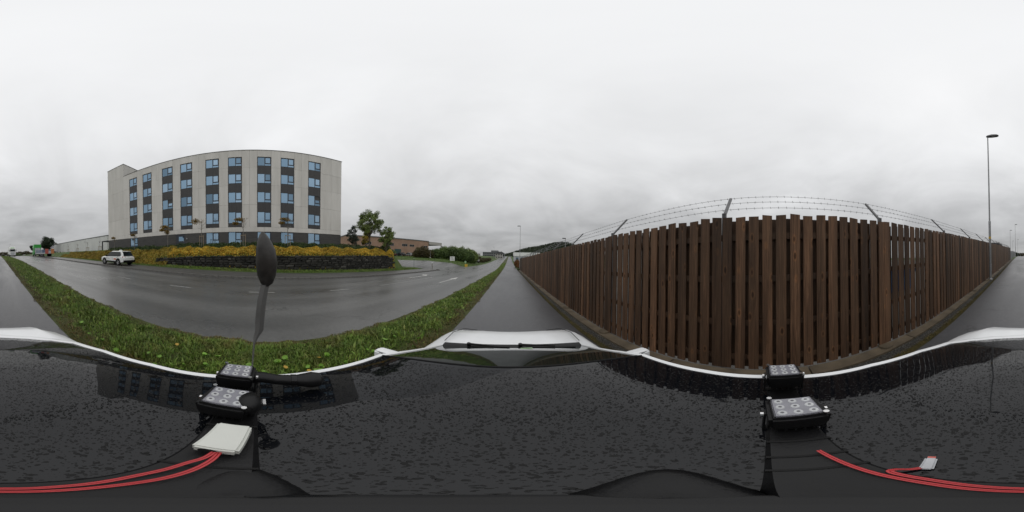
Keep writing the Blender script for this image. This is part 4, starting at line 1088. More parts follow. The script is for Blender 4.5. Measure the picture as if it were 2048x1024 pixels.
def make_suv(label, paint, group=None, taxi=False, cat='car', name='parked_car'):
    t_ = thing(name, label, cat, (0, 0, 0), 0, group)
    loft_y([(-2.30, (.74, .52, .93, .0)), (-2.22, (.88, .40, 1.0, .0)), (-1.9, (.925, .34, 1.06, .01)), (-.6, (.93, .32, 1.05, .01)), (.9, (.93, .32, 1.02, .02)),
            (1.3, (.925, .34, 1.0, .03)), (1.85, (.915, .36, .94, .03)), (2.12, (.86, .40, .86, .02)), (2.28, (.68, .48, .74, .01))], 'body', paint, t_)
    # cabin
    wb, wt = .86, .66
    rings = []
    for z_, w_, yf, yr_ in ((.98, wb, 1.25, -2.20), (1.32, wb-.115, .80, -1.99), (1.60, wt, .36, -1.74), (1.665, wt-.14, .15, -1.60)):
        rings.append([Vector((-w_, yr_, z_)), Vector((w_, yr_, z_)), Vector((w_, yf-.12, z_)), Vector((w_*.8, yf, z_)), Vector((-w_*.8, yf, z_)), Vector((-w_, yf-.12, z_))])
    cm = MB().loft(rings, True, True).mesh('cabin', paint); link('cabin', bevel(cm, .06, 3), t_)
    # side glass
    for s_ in (-1, 1):
        nrm = (s_, 0, .32)
        def sp(y, z):
            w_ = np.interp(z, [.98, 1.32, 1.60], [wb, wb-.115, wt]); return (s_*w_, y, z)
        zb_, zt = 1.05, 1.54
        quad_panel([sp(1.0, zb_-.03), sp(.40, zt+.03), sp(-1.50, zt+.03), sp(-1.74, zb_+.12), sp(-1.5, zb_-.03)], nrm, .008, .02, 'window_surround', 'black_gloss', t_)
        for (a0, a1, b1, b0) in ((.92, .42, -.28, -.28), (-.36, -.36, -1.16, -1.22), (-1.27, -1.22, -1.46, -1.52)):
            quad_panel([sp(a0, zb_), sp(a1, zt), sp(b1, zt), sp(b0, zb_)], nrm, .012, .02, 'side_window', 'dark_glass', t_)
        MB().box((s_*.99, .88, 1.08), (.2, .12, .14)).build('mirror', 'black_plastic', t_)
        MB().box((s_*.925, -.1, .42), (.03, 2.0, .17)).build('sill_cladding', 'black_plastic', t_)
        for yw in (1.35, -1.34):
            MB().tube([(s_*.90, yw, .40), (s_*.938, yw, .40)], [.445, .435], 24).build('wheel_arch', 'black_plastic', t_)
            wheel(t_, s_*.845, yw, .36, .36, .23)
        MB().add([Vector(q) for q in ((s_*.80, -2.26, .90), (s_*.90, -2.10, .92), (s_*.90, -2.06, 1.05), (s_*.62, -2.25, 1.03), (s_*.55, -2.28, .95),
                  (s_*.80, -2.2, .90), (s_*.86, -2.08, .92), (s_*.86, -2.0, 1.05), (s_*.62, -2.15, 1.03), (s_*.55, -2.2, .95))],
                 [(0, 1, 2, 3, 4), (5, 9, 8, 7, 6), (0, 5, 6, 1), (1, 6, 7, 2), (2, 7, 8, 3), (3, 8, 9, 4), (4, 9, 5, 0)]).build('tail_light', 'red_lens', t_)
        MB().box((s_*.66, 2.12, .76), (.30, .16, .10)).build('headlight', 'headlight_lens', t_)
        for yd in (.95, -.32, -1.28): MB().box((s_*.933, yd, .80), (.004, .012, .42)).build('door_gap', 'black_rubber', t_)
        for yd in (-.12, -1.05): MB().box((s_*.945, yd, .93), (.03, .17, .03)).build('door_handle', paint, t_)
    quad_panel([(-.74, -2.14, 1.10), (.74, -2.14, 1.10), (.62, -1.82, 1.53), (-.62, -1.82, 1.53)], (0, -1, .75), .02, .03, 'rear_window', 'dark_glass', t_)
    quad_panel([(-.66, 1.14, 1.05), (.66, 1.14, 1.05), (.55, .46, 1.54), (-.55, .46, 1.54)], (0, .58, .81), .015, .03, 'windscreen', 'dark_glass', t_)
    MB().box((0, -2.27, .50), (1.72, .14, .26)).build('rear_bumper', 'black_plastic', t_)
    MB().box((0, 2.22, .47), (1.5, .14, .2)).build('front_bumper', 'black_plastic', t_)
    MB().box((0, -1.80, 1.615), (1.22, .26, .045)).build('spoiler', paint, t_)
    if taxi:
        m_ = MB(); m_.loft([[Vector(q) for q in ((-.34, -.14, 0), (.34, -.14, 0), (.34, .14, 0), (-.34, .14, 0))], [Vector(q) for q in ((-.30, -.10, .13), (.30, -.10, .13), (.30, .10, .13), (-.30, .10, .13))],
              [Vector(q) for q in ((-.16, -.05, .20), (.16, -.05, .20), (.16, .05, .20), (-.16, .05, .20))]], True, True); o = m_.build('roof_sign', 'sign_white', t_); o.location = (0, -.75, 1.655); o.scale = (.6, .8, .75)
        for k in range(3):
            MB().box((-.937, -.68+.16*k-.26, .72), (.008, .13, .15)).build('door_lettering', 'orange_paint', t_)
        for k in range(4): MB().box((-.936, .3+k*.11, .72), (.006, .03, .16)).build('door_lettering', 'truck_grey', t_)
    return t_
taxi = make_suv('white taxi with black wheel arches parked on the pavement below the shrubs', 'taxi_white', taxi=True, name='parked_taxi')
# seen from its own left side: the lettering sits on the driver's flank
taxi.location = (-13.55, -15.1, float(zp(-15.1))+.14); taxi.rotation_euler = (math.atan(.033), 0, R(180-3))
plain('load_blue', (.07, .11, .17), .6)
plain('car_black', (.02, .02, .022), .25); plain('car_silver', (.33, .34, .35), .3, .4); plain('car_red', (.18, .02, .02), .3)
for (x, y, rz, pm_, lab) in ((-47.5, 60, 95, 'car_black', 'dark car parked in front of the brick building beside a silver one'), (-46.0, 64.5, 92, 'car_silver', 'silver car parked before the green door of the brick building'),
                             (-44.5, 69.5, 96, 'car_black', 'dark car parked by the brick building next to the round bush'), (-48.8, 55, 92, 'car_red', 'dark red car parked at the near end of the brick building')):
    c_ = make_suv(lab, pm_, 'cars parked by the brick building'); c_.location = (x, y, Gf(x, y)+.03); c_.rotation_euler = (0, 0, R(rz))
c_ = make_suv('silver car parked against the warehouse wall', 'car_silver'); c_.location = (-27.4, -80, Gf(-27.4, -80)+.02); c_.rotation_euler = (0, 0, R(90))

def make_truck(label, loc, rz, cabm, name='truck'):
    t_ = thing(name, label, 'truck', loc, rz)
    rings = [[Vector((x, y, z)) for x, y in ((-1.24, -1.1), (1.24, -1.1), (1.24, .95), (1.0, 1.15), (-1.0, 1.15), (-1.24, .95))] for z in (.55, 1.4)]
    rings += [[Vector((x*.98, y if y < 0 else y-.1, z)) for x, y in ((-1.24, -1.1), (1.24, -1.1), (1.24, .95), (1.0, 1.15), (-1.0, 1.15), (-1.24, .95))] for z in (1.9, 3.0)]
    rings += [[Vector((x*.9, y if y < 0 else y-.75, 3.85)) for x, y in ((-1.24, -1.1), (1.24, -1.1), (1.24, .95), (1.0, 1.15), (-1.0, 1.15), (-1.24, .95))]]
    link('cab', bevel(MB().loft(rings, True, True).mesh('cab', cabm), .05, 2), t_)
    quad_panel([(-1.02, 1.06, 1.95), (1.02, 1.06, 1.95), (1.0, 1.05, 2.85), (-1.0, 1.05, 2.85)], (0, 1, .02), .02, .04, 'windscreen', 'dark_glass', t_)
    MB().box((0, 1.14, 1.25), (1.7, .06, .75)).build('grille', 'truck_grey', t_)
    MB().box((0, 1.12, .62), (2.4, .22, .42)).build('bumper', 'truck_grey', t_)
    for s_ in (-1, 1):
        MB().box((s_*.92, 1.24, .72), (.42, .06, .2)).build('headlight', 'headlight_lens', t_)
        MB().box((s_*1.42, .95, 2.35), (.16, .14, .75)).build('mirror', 'black_plastic', t_)
        quad_panel([(s_*1.22, .8, 1.95), (s_*1.22, .75, 2.75), (s_*1.22, -.1, 2.75), (s_*1.22, -.1, 1.95)], (s_, 0, 0), .02, .03, 'side_window', 'dark_glass', t_)
        wheel(t_, s_*1.08, .25, .5, .5, .30, .6)
        wheel(t_, s_*1.08, -3.0, .5, .5, .32, .6)
    MB().box((0, -2.6, .85), (.9, 3.6, .25)).build('chassis', 'black_plastic', t_)
    return t_
tw_ = make_truck('white truck driving towards the camera down the road', (-6.1, -66, float(zp(-66))), 0, 'sign_white')
MB().bbox((-1.25, -9.5, .9), (1.25, -1.35, 3.7)).build('cargo_box', 'sign_white', tw_)
quad_panel([(-.85, .98, 3.2), (.85, .98, 3.2), (.8, .62, 3.6), (-.8, .62, 3.6)], (0, .75, .6), .03, .04, 'roof_board', 'pale_green', tw_)
for s_ in (-.9, -.45, .45, .9): MB().box((s_, .75, 3.9), (.14, .12, .12)).build('roof_light', 'headlight_lens', tw_)
gt = make_truck('bright green truck cab pulling a low-loader trailer at the roadside', (-13.5, -55.2, Gf(-13.5, -55.2)+.14), math.pi, 'green_paint')
MB().bbox((-1.23, -1.75, 1.0), (1.23, -1.12, 3.9)).build('side_deflector', 'green_paint', gt)
MB().bbox((-1.0, -1.80, 1.1), (1.0, -1.76, 2.7)).build('rear_panel', 'truck_grey', gt)
tr = thing('low_loader_trailer', 'low-loader trailer with red and orange rear boards and a blue load', 'trailer', (-13.5, -47.6, Gf(-13.5, -47.6)+.14))
MB().bbox((-1.25, -4.8, .75), (1.25, 7.0, 1.0)).build('deck', 'truck_grey', tr)
MB().bbox((-1.1, -3.8, 1.0), (1.1, 4.2, 1.9)).build('load', 'load_blue', tr)
for k in range(5): MB().bbox((-1.14, -3.5+k*1.6, 1.0), (-1.1, -3.2+k*1.6, 1.95)).build('side_post', 'truck_grey', tr); MB().bbox((1.1, -3.5+k*1.6, 1.0), (1.14, -3.2+k*1.6, 1.95)).build('side_post', 'truck_grey', tr)
for a_, b_, c_ in ((-1.25, -.35, 'orange_panel'), (.35, 1.25, 'red_panel')):
    MB().bbox((a_, 7.0, .75), (b_, 7.06, 2.0)).build('rear_board', c_, tr)
MB().bbox((-.33, 7.0, .75), (.33, 7.04, 1.5)).build('rear_plate', 'truck_grey', tr)
for yw in (2.0, 3.3, 4.6):
    for s_ in (-1, 1): wheel(tr, s_*1.08, yw, .45, .45, .3, .6)

# ------------------------------------------------------------------ signs and posts
def post_sign(name, label, x, y, w_, h_, z0, m, legs=2, z=None):
    t_ = thing(name, label, 'sign', (x, y, Gf(x, y) if z is None else z), math.atan2(-x, y)*1.0)
    f = MB().box((0, -.02, z0+h_/2), (w_, .04, h_)).build('board', m, t_)
    if w_ > .8:
        for k in range(5): MB().box((random.uniform(-.05, .05), -.045, z0+h_*(.2+.15*k)), (w_*random.uniform(.5, .75), .006, h_*.05)).build('lettering', 'sign_ink', t_)
    for s_ in ((-w_*.4, w_*.4) if legs == 2 else (0,)): MB().tube([(s_, .03, -.2), (s_, .03, z0+h_)], .03, 8).build('leg', 'galvanised', t_)
    return t_
post_sign('notice_board', 'white notice board on two legs at the lawn edge before the dark hedge', -17.6, 48.2, 1.45, 1.35, .25, 'sign_white')
post_sign('notice_board', 'small white sign board before the shrubs along the road', -12.9, 66.5, 1.0, .7, 1.0, 'sign_white')
t_ = thing('bollard', 'weathered grey post at the end of the pavement by the side road', 'bollard', (-13.3, 26.0, Gf(-13.3, 26.0)+.13))
MB().tube([(0, 0, -.1), (0, 0, 1.05), (0, 0, 1.1)], [.09, .085, .05], 10).build('post', 'concrete', t_, True); MB().tube([(0, 0, 1.1), (0, 0, 1.25)], [.13, .10], 10).build('cap', 'sign_white', t_, True)
t_ = thing('island_marker', 'yellow traffic marker on the grass island opposite the junction', 'marker', (-12.0, 44.2, Gf(-12.0, 44.2)+.02))
MB().box((0, 0, .35), (.75, .35, .7)).build('base', 'yellow_paint', t_); MB().tube([(-.2, 0, .7), (-.2, 0, 1.3)], .03, 8).build('pole', 'galvanised', t_)
MB().tube([(-.2, -.05, 1.35), (-.2, -.02, 1.35)], .28, 16).build('disc', 'pale_green', t_)
t_ = thing('path_lamp', 'thin post with a white globe lamp on the lawn', 'lamp', (-25.6, 48.5, Gf(-25.6, 48.5)))
MB().tube([(0, 0, -.1), (0, 0, 2.4), (-.4, 0, 2.9)], [.04, .035, .03], 8).build('pole', 'galvanised', t_); MB().sphere((-.45, 0, 3.0), .15).build('globe', 'sign_white', t_, True); MB().sphere((0, 0, .25), (.3, .3, .3)).build('foot', 'concrete', t_, True)
t_ = thing('snow_pole', 'thin green marker pole on the grass by the stone wall end', 'pole', (-16.3, 24.6, Gf(-16.3, 24.6)))
MB().tube([(0, 0, -.1), (0, 0, 1.6)], .03, 6).build('pole', 'dark_green_door', t_); MB().tube([(0, 0, 1.6), (0, 0, 1.68)], [.03, .01], 6).build('cap', 'sign_white', t_)
# ------------------------------------------------------------------ survey car carrying the camera
CARM = Matrix.Translation((0, 0, CAM_H)) @ CAR_ROT @ Matrix.Translation((0, 0, -CAM_H))
def car_thing(name, label, cat, local=Matrix.Identity(4), group=None):
    t_ = thing(name, label, cat, group=group)
    M_ = CARM @ local
    t_.location = M_.to_translation(); t_.rotation_euler = M_.to_euler()
    return t_
car = car_thing('survey_car', 'white car with a wet black glass roof standing on the cycle path', 'car')
loft_y([(-2.12, (.72, .42, .74, .10)), (-2.05, (.84, .36, .80, .13)), (-1.80, (.89, .30, .85, .18)), (-1.67, (.90, .28, .865, .205)), (-1.48, (.91, .26, .865, .185)), (-1.1, (.92, .24, .90, .0)),
        (0, (.925, .22, .92, .0)), (1.2, (.925, .22, .90, .0)), (1.62, (.92, .24, .865, .03)), (1.95, (.915, .25, .835, .03)), (2.18, (.89, .27, .775, .03)), (2.38, (.82, .30, .68, .02)), (2.52, (.62, .36, .56, .01))], 'body', 'car_white', car)
RY = [1.50, 1.2, .8, .58, .24, 0, -.42, -.75, -1.05, -1.27, -1.42, -1.49]
RXv = [.685, .658, .622, .599, .577, .573, .567, .55, .51, .42, .26, .0]
RZ = [.895, 1.035, 1.22, 1.315, 1.36, 1.37, 1.335, 1.28, 1.205, 1.135, 1.095, 1.085]
def rail(y): return np.interp(-y, [-q for q in RY], RXv), np.interp(-y, [-q for q in RY], RZ)
# glass roof
def zc_roof(y): return np.interp(-y, [-.58, -.3, 0, .3, .6, .9, 1.2, 1.49], [1.425, 1.44, 1.443, 1.437, 1.40, 1.325, 1.21, 1.088])
def roof_pt(y, s_):
    xe, ze = rail(y); zc0 = max(float(zc_roof(y)), float(ze)+.0)
    return Vector((s_*xe, y, zc0+(ze-zc0)*abs(s_)**2.2))
ys_ = list(np.linspace(.58, -1.05, 26))+[-1.16, -1.27, -1.35, -1.42, -1.46, -1.487]
rg = [[roof_pt(y, s_) for s_ in np.linspace(-1, 1, 25)] for y in ys_]
o = MB().loft(rg, False).build('glass_roof', 'roof_glass', car, True, False)
o.data.polygons.foreach_set('use_smooth', [True]*len(o.data.polygons))
# windscreen
def screen_pt(t_, s_):
    y_e = .585+(1.50-.585)*t_; xe, ze = rail(y_e)
    yc = .585+(1.565-.585)*t_; zcn = 1.424+(.915-1.424)*t_+.035*math.sin(math.pi*t_)
    q = abs(s_)**2.0
    return Vector((s_*xe, yc+(y_e-yc)*q, zcn+(ze-zcn)*q))
wg = [[screen_pt(t_, s_) for s_ in np.linspace(-1, 1, 21)] for t_ in np.linspace(.012, 1, 12)]
o = MB().loft(wg, False).build('windscreen', 'screen_glass', car, True, False)
o.data.polygons.foreach_set('use_smooth', [True]*len(o.data.polygons))
sm = MB(); sm.tube([roof_pt(.582, s_)+Vector((0, .002, .001)) for s_ in np.linspace(-1, 1, 21)], .004, 5); sm.build('seam', 'black_rubber', car)
# white roof rails running down into the pillars
for s_ in (-1, 1):
    rings = []
    for i, (y, x, z) in enumerate(zip(RY, RXv, RZ)):
        i0, i1 = max(i-1, 0), min(i+1, len(RY)-1)
        tx, ty = RXv[i1]-RXv[i0], RY[i1]-RY[i0]; l = math.hypot(tx, ty); nx_, ny_ = -ty/l, tx/l    # outward in plan
        if nx_ < 0 and i < 9: nx_, ny_ = -nx_, -ny_
        if i >= 9: nx_, ny_ = abs(nx_), -abs(ny_)
        if i == len(RY)-1: nx_, ny_ = 0, -1
        w_ = .024 if i < 7 else .03+.012*(i-7)
        P = lambda d, dz_: Vector((s_*(x+nx_*d), y+ny_*d, z+dz_))
        rings.append([P(-.006, .004), P(w_*.45, .008), P(w_, -.004), P(w_+.03, -.06), P(-.0, -.06)])
    MB().loft(rings, True, True).build('roof_rail', 'car_white', car, True)
# side windows between rail and belt line
for s_ in (-1, 1):
    rings = []
    for y in (1.30, .9, .58, .24, 0, -.42, -.75, -1.05, -1.27):
        x, z = rail(y); zb_ = .90
        rings.append([Vector((s_*(x+.03), y, z-.045)), Vector((s_*(.86 if y > -1.1 else .80), y, min(zb_, z-.06)))])
    MB().loft(rings, False).build('side_window', 'screen_glass', car, True)
    # B pillar
    x, z = rail(-.1); MB().loft([[Vector((s_*(x+.034), -.05, z-.05)), Vector((s_*(x+.034), -.16, z-.05))], [Vector((s_*.868, -.03, .90)), Vector((s_*.868, -.18, .90))]], False).build('pillar', 'black_plastic', car)
    # door mirrors
    m_ = MB(); m_.loft([[Vector((s_*(.86+dx), 1.02+dy+(0 if dx < .2 else -.03), .945+dz_)) for dy, dz_ in ((-.06, -.06), (.05, -.05), (.06, .02), (.0, .045), (-.06, .035))] for dx in (0, .06, .2)], True, True)
    mo = link('mirror', bevel(m_.mesh('mirror', 'car_white'), .012, 2), car)
    MB().box((s_*.96, .953, .935), (.15, .008, .075)).build('mirror_glass', 'dark_glass', mo)
    for yw, dz_ in ((1.45, -.048), (-1.42, .047)):
        wheel(car, s_*.80, yw, .335+dz_, .335, .23)
        MB().tube([(s_*.88, yw, .36), (s_*.925, yw, .36)], [.40, .395], 24).build('wheel_arch', 'black_plastic', car)
    MB().box((s_*.62, 2.36, .585), (.30, .18, .09), Matrix.Rotation(R(18), 3, 'X')).build('headlight', 'headlight_lens', car)
    MB().box((s_*.72, -2.06, .64), (.24, .08, .09)).build('tail_light', 'red_lens', car)
    for yd in (.95, -.12, -1.0): MB().box((s_*.926, yd, .62), (.004, .010, .5)).build('door_gap', 'black_rubber', car)
    for yd in (.1, -.85): MB().box((s_*.93, yd, .78), (.02, .18, .025)).build('door_handle', 'car_white', car)
    # hood shut lines
    MB().tube([(s_*.70, 1.60, .905), (s_*.715, 1.9, .878), (s_*.66, 2.2, .808), (s_*.5, 2.32, .74)], .004, 5).build('hood_gap', 'black_rubber', car)
# cowl and wipers
cw = MB(); cw.loft([[Vector((x, 1.51+.055*(1-(x/.68)**2)+d, .893+.018*(1-(x/.68)**2)+dz_)) for x in np.linspace(-.68, .68, 15)] for d, dz_ in ((-.03, .0), (.0, .012), (.05, .014), (.062, .0))], False)
cw.build('cowl', 'black_plastic', car, True)
for (x0, x1, t0) in ((-.40, -.02, .93), (.14, .52, .93)):
    pass
for (px_, sweep) in ((-.42, .42), (.08, .46)):
    a_ = screen_pt(.985, px_/.68)+Vector((0, .03, .02)); b_ = screen_pt(.93, (px_+sweep*.45)/.68)+Vector((0, .0, .026)); e_ = screen_pt(.80, (px_+sweep*.62)/.67)+Vector((0, 0, .018))
    w_ = MB().tube([a_, b_, e_], [.014, .010, .006], 6).build('wiper', 'black_plastic', car)
    p0 = screen_pt(.93, (px_+.05)/.68)+Vector((0, 0, .008)); p1 = screen_pt(.72, (px_+sweep*.95)/.66)+Vector((0, 0, .008))
    MB().tube([p0, p0.lerp(p1, .5)+Vector((0, 0, .008)), p1], .007, 6).build('wiper_blade', 'black_rubber', w_)
    MB().tube([a_+Vector((0, 0, -.03)), a_+Vector((0, 0, .012))], .02, 8).build('wiper_pivot', 'black_plastic', w_)
st = screen_pt(.60, .16); MB().box(st+Vector((0, 0, .003)), (.085, .05, .004), Matrix.Rotation(R(-27), 3, 'X')).build('sticker', 'pale_green', car)

# rain drops: flat beads standing on the glass
def drops(n, size, parent, name):
    u_ = rng.uniform(0, 1, n); v_ = rng.uniform(-.985, .985, n)
    def pt(u, v):
        y = .56-2.0*u; xe = np.interp(-y, [-q for q in RY], RXv); ze = np.interp(-y, [-q for q in RY], RZ)
        zc0 = np.maximum(zc_roof(y), ze); return np.stack([v*xe, y, zc0+(ze-zc0)*np.abs(v)**2.2], 1)
    nz = lambda a_: a_/np.linalg.norm(a_, axis=1)[:, None]
    p = pt(u_, v_); e1 = nz(pt(u_+.004, v_)-pt(u_-.004, v_)); e2 = nz(pt(u_, v_+.004)-pt(u_, v_-.004))
    nrm = nz(np.cross(e2, e1)); nrm *= np.sign(nrm[:, 2])[:, None]; e2 = np.cross(nrm, e1)
    r = np.minimum(size*np.exp(rng.normal(0, .62, n)), size*3.6); st_ = rng.uniform(.75, 1.6, n); an = rng.uniform(0, 3.14, n)
    k = np.arange(7)*2*math.pi/7; q = rng.uniform(.75, 1.2, (n, 7))
    A = np.cos(k)[None]*(r*st_)[:, None]*q; B = np.sin(k)[None]*(r/np.sqrt(st_))[:, None]*q
    c_, s_ = np.cos(an)[:, None], np.sin(an)[:, None]
    X, Y = A*c_-B*s_, A*s_+B*c_
    low = p[:, None]+e1[:, None]*X[..., None]+e2[:, None]*Y[..., None]+nrm[:, None]*.0002
    top = p[:, None]+e1[:, None]*X[..., None]*.62+e2[:, None]*Y[..., None]*.62+nrm[:, None]*(r*.24)[:, None, None]
    Vd = np.concatenate([low, top], 1).reshape(-1, 3); b0 = (np.arange(n)*14)[:, None]
    i7 = np.arange(7)[None]; i8 = (np.arange(7)+1)[None] % 7
    side = np.stack([b0+i7, b0+i8, b0+7+i8, b0+7+i7], 2).reshape(-1, 4)
    capq = np.concatenate([np.stack([b0+7, b0+8, b0+9, b0+10], 2).reshape(-1, 4), np.stack([b0+7, b0+10, b0+11, b0+12], 2).reshape(-1, 4), np.stack([b0+7, b0+12, b0+13, b0+13], 2).reshape(-1, 4)])
    capq = capq[:2*n]
    tri = np.stack([b0+7, b0+12, b0+13], 2).reshape(-1, 3)
    F4 = np.concatenate([side, capq]); F3 = np.concatenate([F4[:, [0, 1, 2]], F4[:, [0, 2, 3]], tri])
    return tag(bulk(name, Vd, F3, 'rain_water', parent, True), kind='stuff')
drops(76000, .00105, car, 'rain_drops')

# ------------------------------------------------------------------ equipment on the roof
def rz_(x, y): return float(roof_pt(y, x/float(rail(y)[0])).z)
bar = car_thing('cross_bar', 'flat black cross bar strapped over the car roof', 'roof bar')
rings = []
for x in np.linspace(-.57, .57, 25):
    z = rz_(x, -.04); hw = .037
    rings.append([Vector((x, -.04-hw-.006, z+.001)), Vector((x, -.04+hw+.006, z+.001)), Vector((x, -.04+hw, z+.018)), Vector((x, -.04-hw, z+.018))])
MB().loft(rings, True, True).build('bar', 'black_plastic', bar, True)
for x in (.115, .155, .205, -.12, -.26): 
    z = rz_(x, -.04)
    MB().bbox((x-.0025, -.082, z+.0), (x+.0025, .002, z+.0205)).build('strap', 'black_rubber', bar)
for s_ in (-1, 1): MB().bbox((s_*.555-.03, -.085, 1.36), (s_*.555+.045, .005, 1.405)).build('clamp_foot', 'black_plastic', bar)
def work_light(label, x, y, ztop, rz, tilt=(0, 0), knob=False):
    M_ = Matrix.Translation((x, y, ztop)) @ Matrix.Rotation(rz, 4, 'Z') @ Matrix.Rotation(tilt[0], 4, 'X') @ Matrix.Rotation(tilt[1], 4, 'Y')
    t_ = car_thing('work_light', label, 'work light', M_, 'LED work lights on the roof bar')
    hx, hy = .046, .049
    rings = [[Vector((sx_*hx*k, sy_*hy*k, z)) for sx_, sy_ in ((-1, -1), (1, -1), (1, 1), (-1, 1))] for z, k in ((-.060, .74), (-.046, .95), (-.012, 1.03), (-.002, 1.0))]
    link('housing', bevel(MB().loft(rings, True, True).mesh('housing', 'black_plastic'), .006, 2), t_)
    for k in range(6): MB().bbox((-hx*.8, -hy*.8+k*hy*.3, -.066), (hx*.8, -hy*.8+k*hy*.3+.004, -.05)).build('cooling_fin', 'black_plastic', t_)
    ln = link('lens', bevel(MB().bbox((-hx+.008, -hy+.008, -.003), (hx-.008, hy-.008, .002)).mesh('lens', 'lens_pane'), .004, 2), t_)
    for a_ in (-1, 0, 1):
        for b_ in (-1, 0, 1):
            MB().tube([(a_*.024, b_*.027, .0015), (a_*.024, b_*.027, .0035)], [.0095, .008], 12).build('led', 'lamp_lens', ln)
            MB().tube([(a_*.024, b_*.027, .0034), (a_*.024, b_*.027, .0042)], [.0036, .003], 8).build('led_chip', 'led_chip', ln)
    for q in ((-hx+.006, -hy+.006), (hx-.006, hy-.006)): MB().tube([(q[0], q[1], .001), (q[0], q[1], .005)], .0055, 8).build('screw', 'chrome', t_)
    bo = MB(); 
    for s_ in (-1, 1): bo.bbox((-.010, s_*(hy+.004)-.002, -.085), (.010, s_*(hy+.004)+.002, -.015))
    bo.bbox((-.010, -hy-.006, -.088), (.010, hy+.006, -.084)); bo.build('bracket', 'black_plastic', t_)
    for s_ in (-1, 1): MB().tube([(0, s_*(hy+.003), -.025), (0, s_*(hy+.012), -.025)], .008, 8).build('bolt', 'chrome', t_)
    return t_
work_light('nine-LED work light on the fence side of the roof bar, the inner one', .287, -.048, 1.515, R(4), (R(3), R(10)))
work_light('nine-LED work light at the fence end of the roof bar', .470, -.045, 1.503, R(3), (R(2), R(10)))
work_light('nine-LED work light half covered by a black knob on the roof bar', -.327, -.058, 1.512, R(180-8), (R(0), R(6)))
work_light('nine-LED work light at the road end of the roof bar beside the black arm', -.466, -.054, 1.503, R(180-6), (R(0), R(6)))
kn = car_thing('black_knob', 'black rounded knob leaning over the inner work light', 'knob', Matrix.Translation((-.315, -.012, 1.50)))
m_ = MB().sphere((0, 0, .0), (.036, .026, .032), 14, 8); m_.build('cap', 'black_plastic', kn, True)
MB().tube([(0, .0, -.07), (0, 0, -.02)], [.012, .016], 10).build('stem', 'black_plastic', kn); MB().box((.0, .028, .004), (.02, .006, .008)).build('clip', 'chrome', kn)
# arm lying along the roof edge
arm = car_thing('clamp_arm', 'black clamp arm with a rounded grip lying beside the end work light', 'arm')
MB().tube([(-.475, -.012, 1.462), (-.475, .02, 1.462), (-.470, .06, 1.452), (-.466, .10, 1.446)], [.023, .021, .020, .021], 12).build('shaft', 'black_plastic', arm, True)
MB().tube([(-.466, .10, 1.446), (-.464, .116, 1.444)], .0235, 12).build('collar', 'black_gloss', arm, True)
MB().tube([(-.464, .116, 1.444), (-.462, .13, 1.443), (-.458, .16, 1.44), (-.454, .185, 1.437), (-.453, .197, 1.436)], [.022, .026, .033, .028, .010], 14).build('grip', 'black_plastic', arm, True)
# upright paddle on a thin stalk
plain('paddle_grey', (.028, .026, .024), .35, var=.6, scale=30)
pad = car_thing('paddle_sensor', 'dark lens-shaped paddle on a thin stalk rising from the road end of the roof bar', 'sensor')
m_ = MB(); rings = []
for i, (z, ry, rx) in enumerate(((1.806, .006, .004), (1.815, .019, .010), (1.84, .029, .014), (1.88, .034, .017), (1.92, .030, .016), (1.95, .020, .012), (1.966, .011, .008), (1.974, .004, .004))):
    yo = .033-.012*max(0, (z-1.9)/.07)
    rings.append([Vector((-.5+rx*math.cos(k*2*math.pi/16), yo+ry*math.sin(k*2*math.pi/16), z)) for k in range(16)])
m_.loft(rings, True, True).build('paddle', 'paddle_grey', pad, True)
plain('stalk_grey', (.11, .11, .107), .45)
rings = []
for z, yo, hw in ((1.812, .028, .013), (1.76, .018, .014), (1.70, .012, .014), (1.655, .010, .013), (1.628, .0, .008), (1.60, -.006, .003), (1.49, -.012, .0025)):
    rings.append([Vector((-.5, yo-hw, z)), Vector((-.494, yo, z)), Vector((-.5, yo+hw, z)), Vector((-.506, yo, z))])
MB().loft(rings, True, True).build('stalk', 'stalk_grey', pad, True)
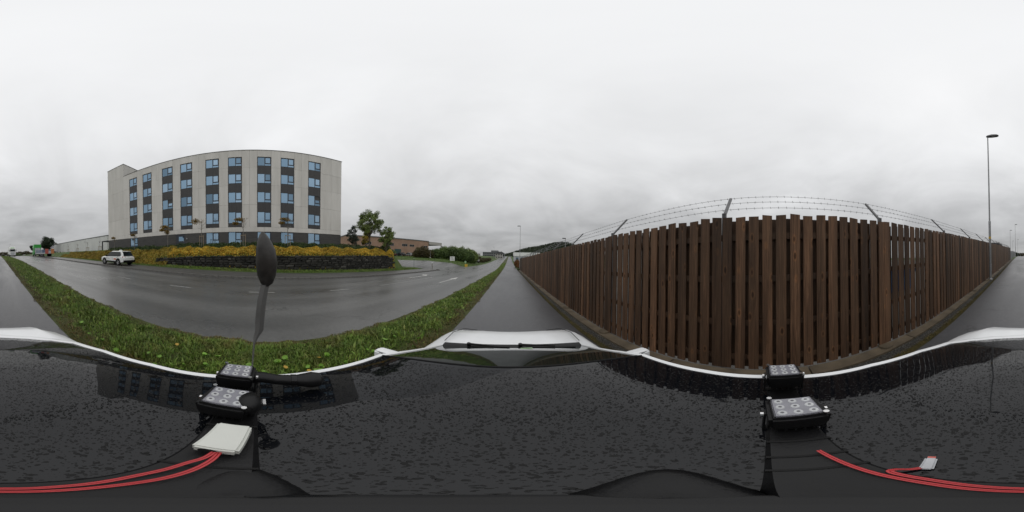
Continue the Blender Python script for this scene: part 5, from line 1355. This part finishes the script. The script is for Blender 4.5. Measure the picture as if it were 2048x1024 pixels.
# white junction box and cables
jb = car_thing('junction_box', 'white plastic junction box on the roof bar with red wires', 'junction box', Matrix.Translation((-.198, -.037, 1.468)) @ Matrix.Rotation(R(-8), 4, 'Z'))
link('case', bevel(MB().bbox((-.041, -.026, .0), (.041, .026, .030)).mesh('case', 'white_plastic'), .004, 2), jb)
MB().tube([(.0405, -.006, .014), (.043, -.006, .014)], .011, 12).build('cable_hole', 'black_rubber', jb)
def cable(label, pts, m='red_cable', name='red_cable'):
    pts = [Vector(p) for p in pts]
    # smooth the run
    fine = []
    for i in range(len(pts)-1):
        p0, p1, p2, p3 = pts[max(i-1, 0)], pts[i], pts[i+1], pts[min(i+2, len(pts)-1)]
        for k in range(6):
            q = k/6; fine.append(.5*((2*p1)+(p2-p0)*q+(2*p0-5*p1+4*p2-p3)*q*q+(3*p1-p0-3*p2+p3)*q**3))
    fine.append(pts[-1])
    t_ = car_thing(name, label, 'cable')
    for s_, mm in ((-1, m), (1, m if name != 'black_cable' else m)):
        off = []
        for i, p in enumerate(fine):
            d = (fine[min(i+1, len(fine)-1)]-fine[max(i-1, 0)]).normalized(); n_ = Vector((-d.y, d.x, 0)); off.append(p+n_*.0016*s_)
        MB().tube(off, .0016, 6).build('wire', mm, t_, True)
    return t_
Z0 = 1.468
cable('red twin cable crossing the roof bar from the junction box towards the fence-side work lights', [(-.156, -.036, 1.482), (-.135, -.037, 1.482), (-.105, -.042, 1.478), (-.08, -.047, 1.476), (-.045, -.054, Z0), (0, -.054, Z0), (.045, -.064, Z0), (.083, -.064, Z0), (.125, -.060, 1.466), (.165, -.053, 1.464)])
cable('red twin cable running from the junction box round to the grey connector', [(-.157, -.041, 1.484), (-.138, -.045, 1.482), (-.120, -.054, 1.478), (-.10, -.060, 1.472), (-.07, -.066, Z0), (-.03, -.064, Z0), (0, -.0625, Z0), (.045, -.0725, Z0), (.078, -.074, Z0), (.083, -.082, 1.463), (.077, -.092, 1.453), (.074, -.101, 1.449)])
cn = car_thing('cable_connector', 'grey taped connector at the end of the red cable', 'connector', Matrix.Translation((.076, -.115, 1.447)) @ Matrix.Rotation(R(25), 4, 'Z'))
link('sleeve', bevel(MB().bbox((-.006, -.017, -.003), (.006, .017, .005)).mesh('sleeve', 'truck_grey'), .002, 2), cn); MB().bbox((-.004, -.022, -.001), (.004, -.017, .003)).build('plug', 'red_panel', cn)
# mount below the camera
mt = car_thing('camera_mount', 'black low camera mount with rounded feet in the middle of the roof', 'mount')
zt = 1.443
MB().tube([(0, 0, zt-.005), (0, 0, zt+.012), (0, 0, zt+.02)], [.050, .047, .035], 28).build('base_plate', 'black_gloss', mt, True)
for (cx_, cy_, rx, ry, rot, hh) in ((.052, .036, .060, .032, 36, .020), (-.074, -.010, .058, .028, 4, .018), (.02, -.03, .04, .028, -60, .014)):
    m_ = MB().sphere((0, 0, 0), (rx, ry, hh), 18, 8); f = m_.build('foot', 'black_plastic', mt, True); f.location = (cx_, cy_, zt+.002); f.rotation_euler = (0, 0, R(rot))
MB().tube([(0, 0, zt+.015), (0, 0, 1.60)], [.020, .014], 16).build('pole', 'black_gloss', mt, True)
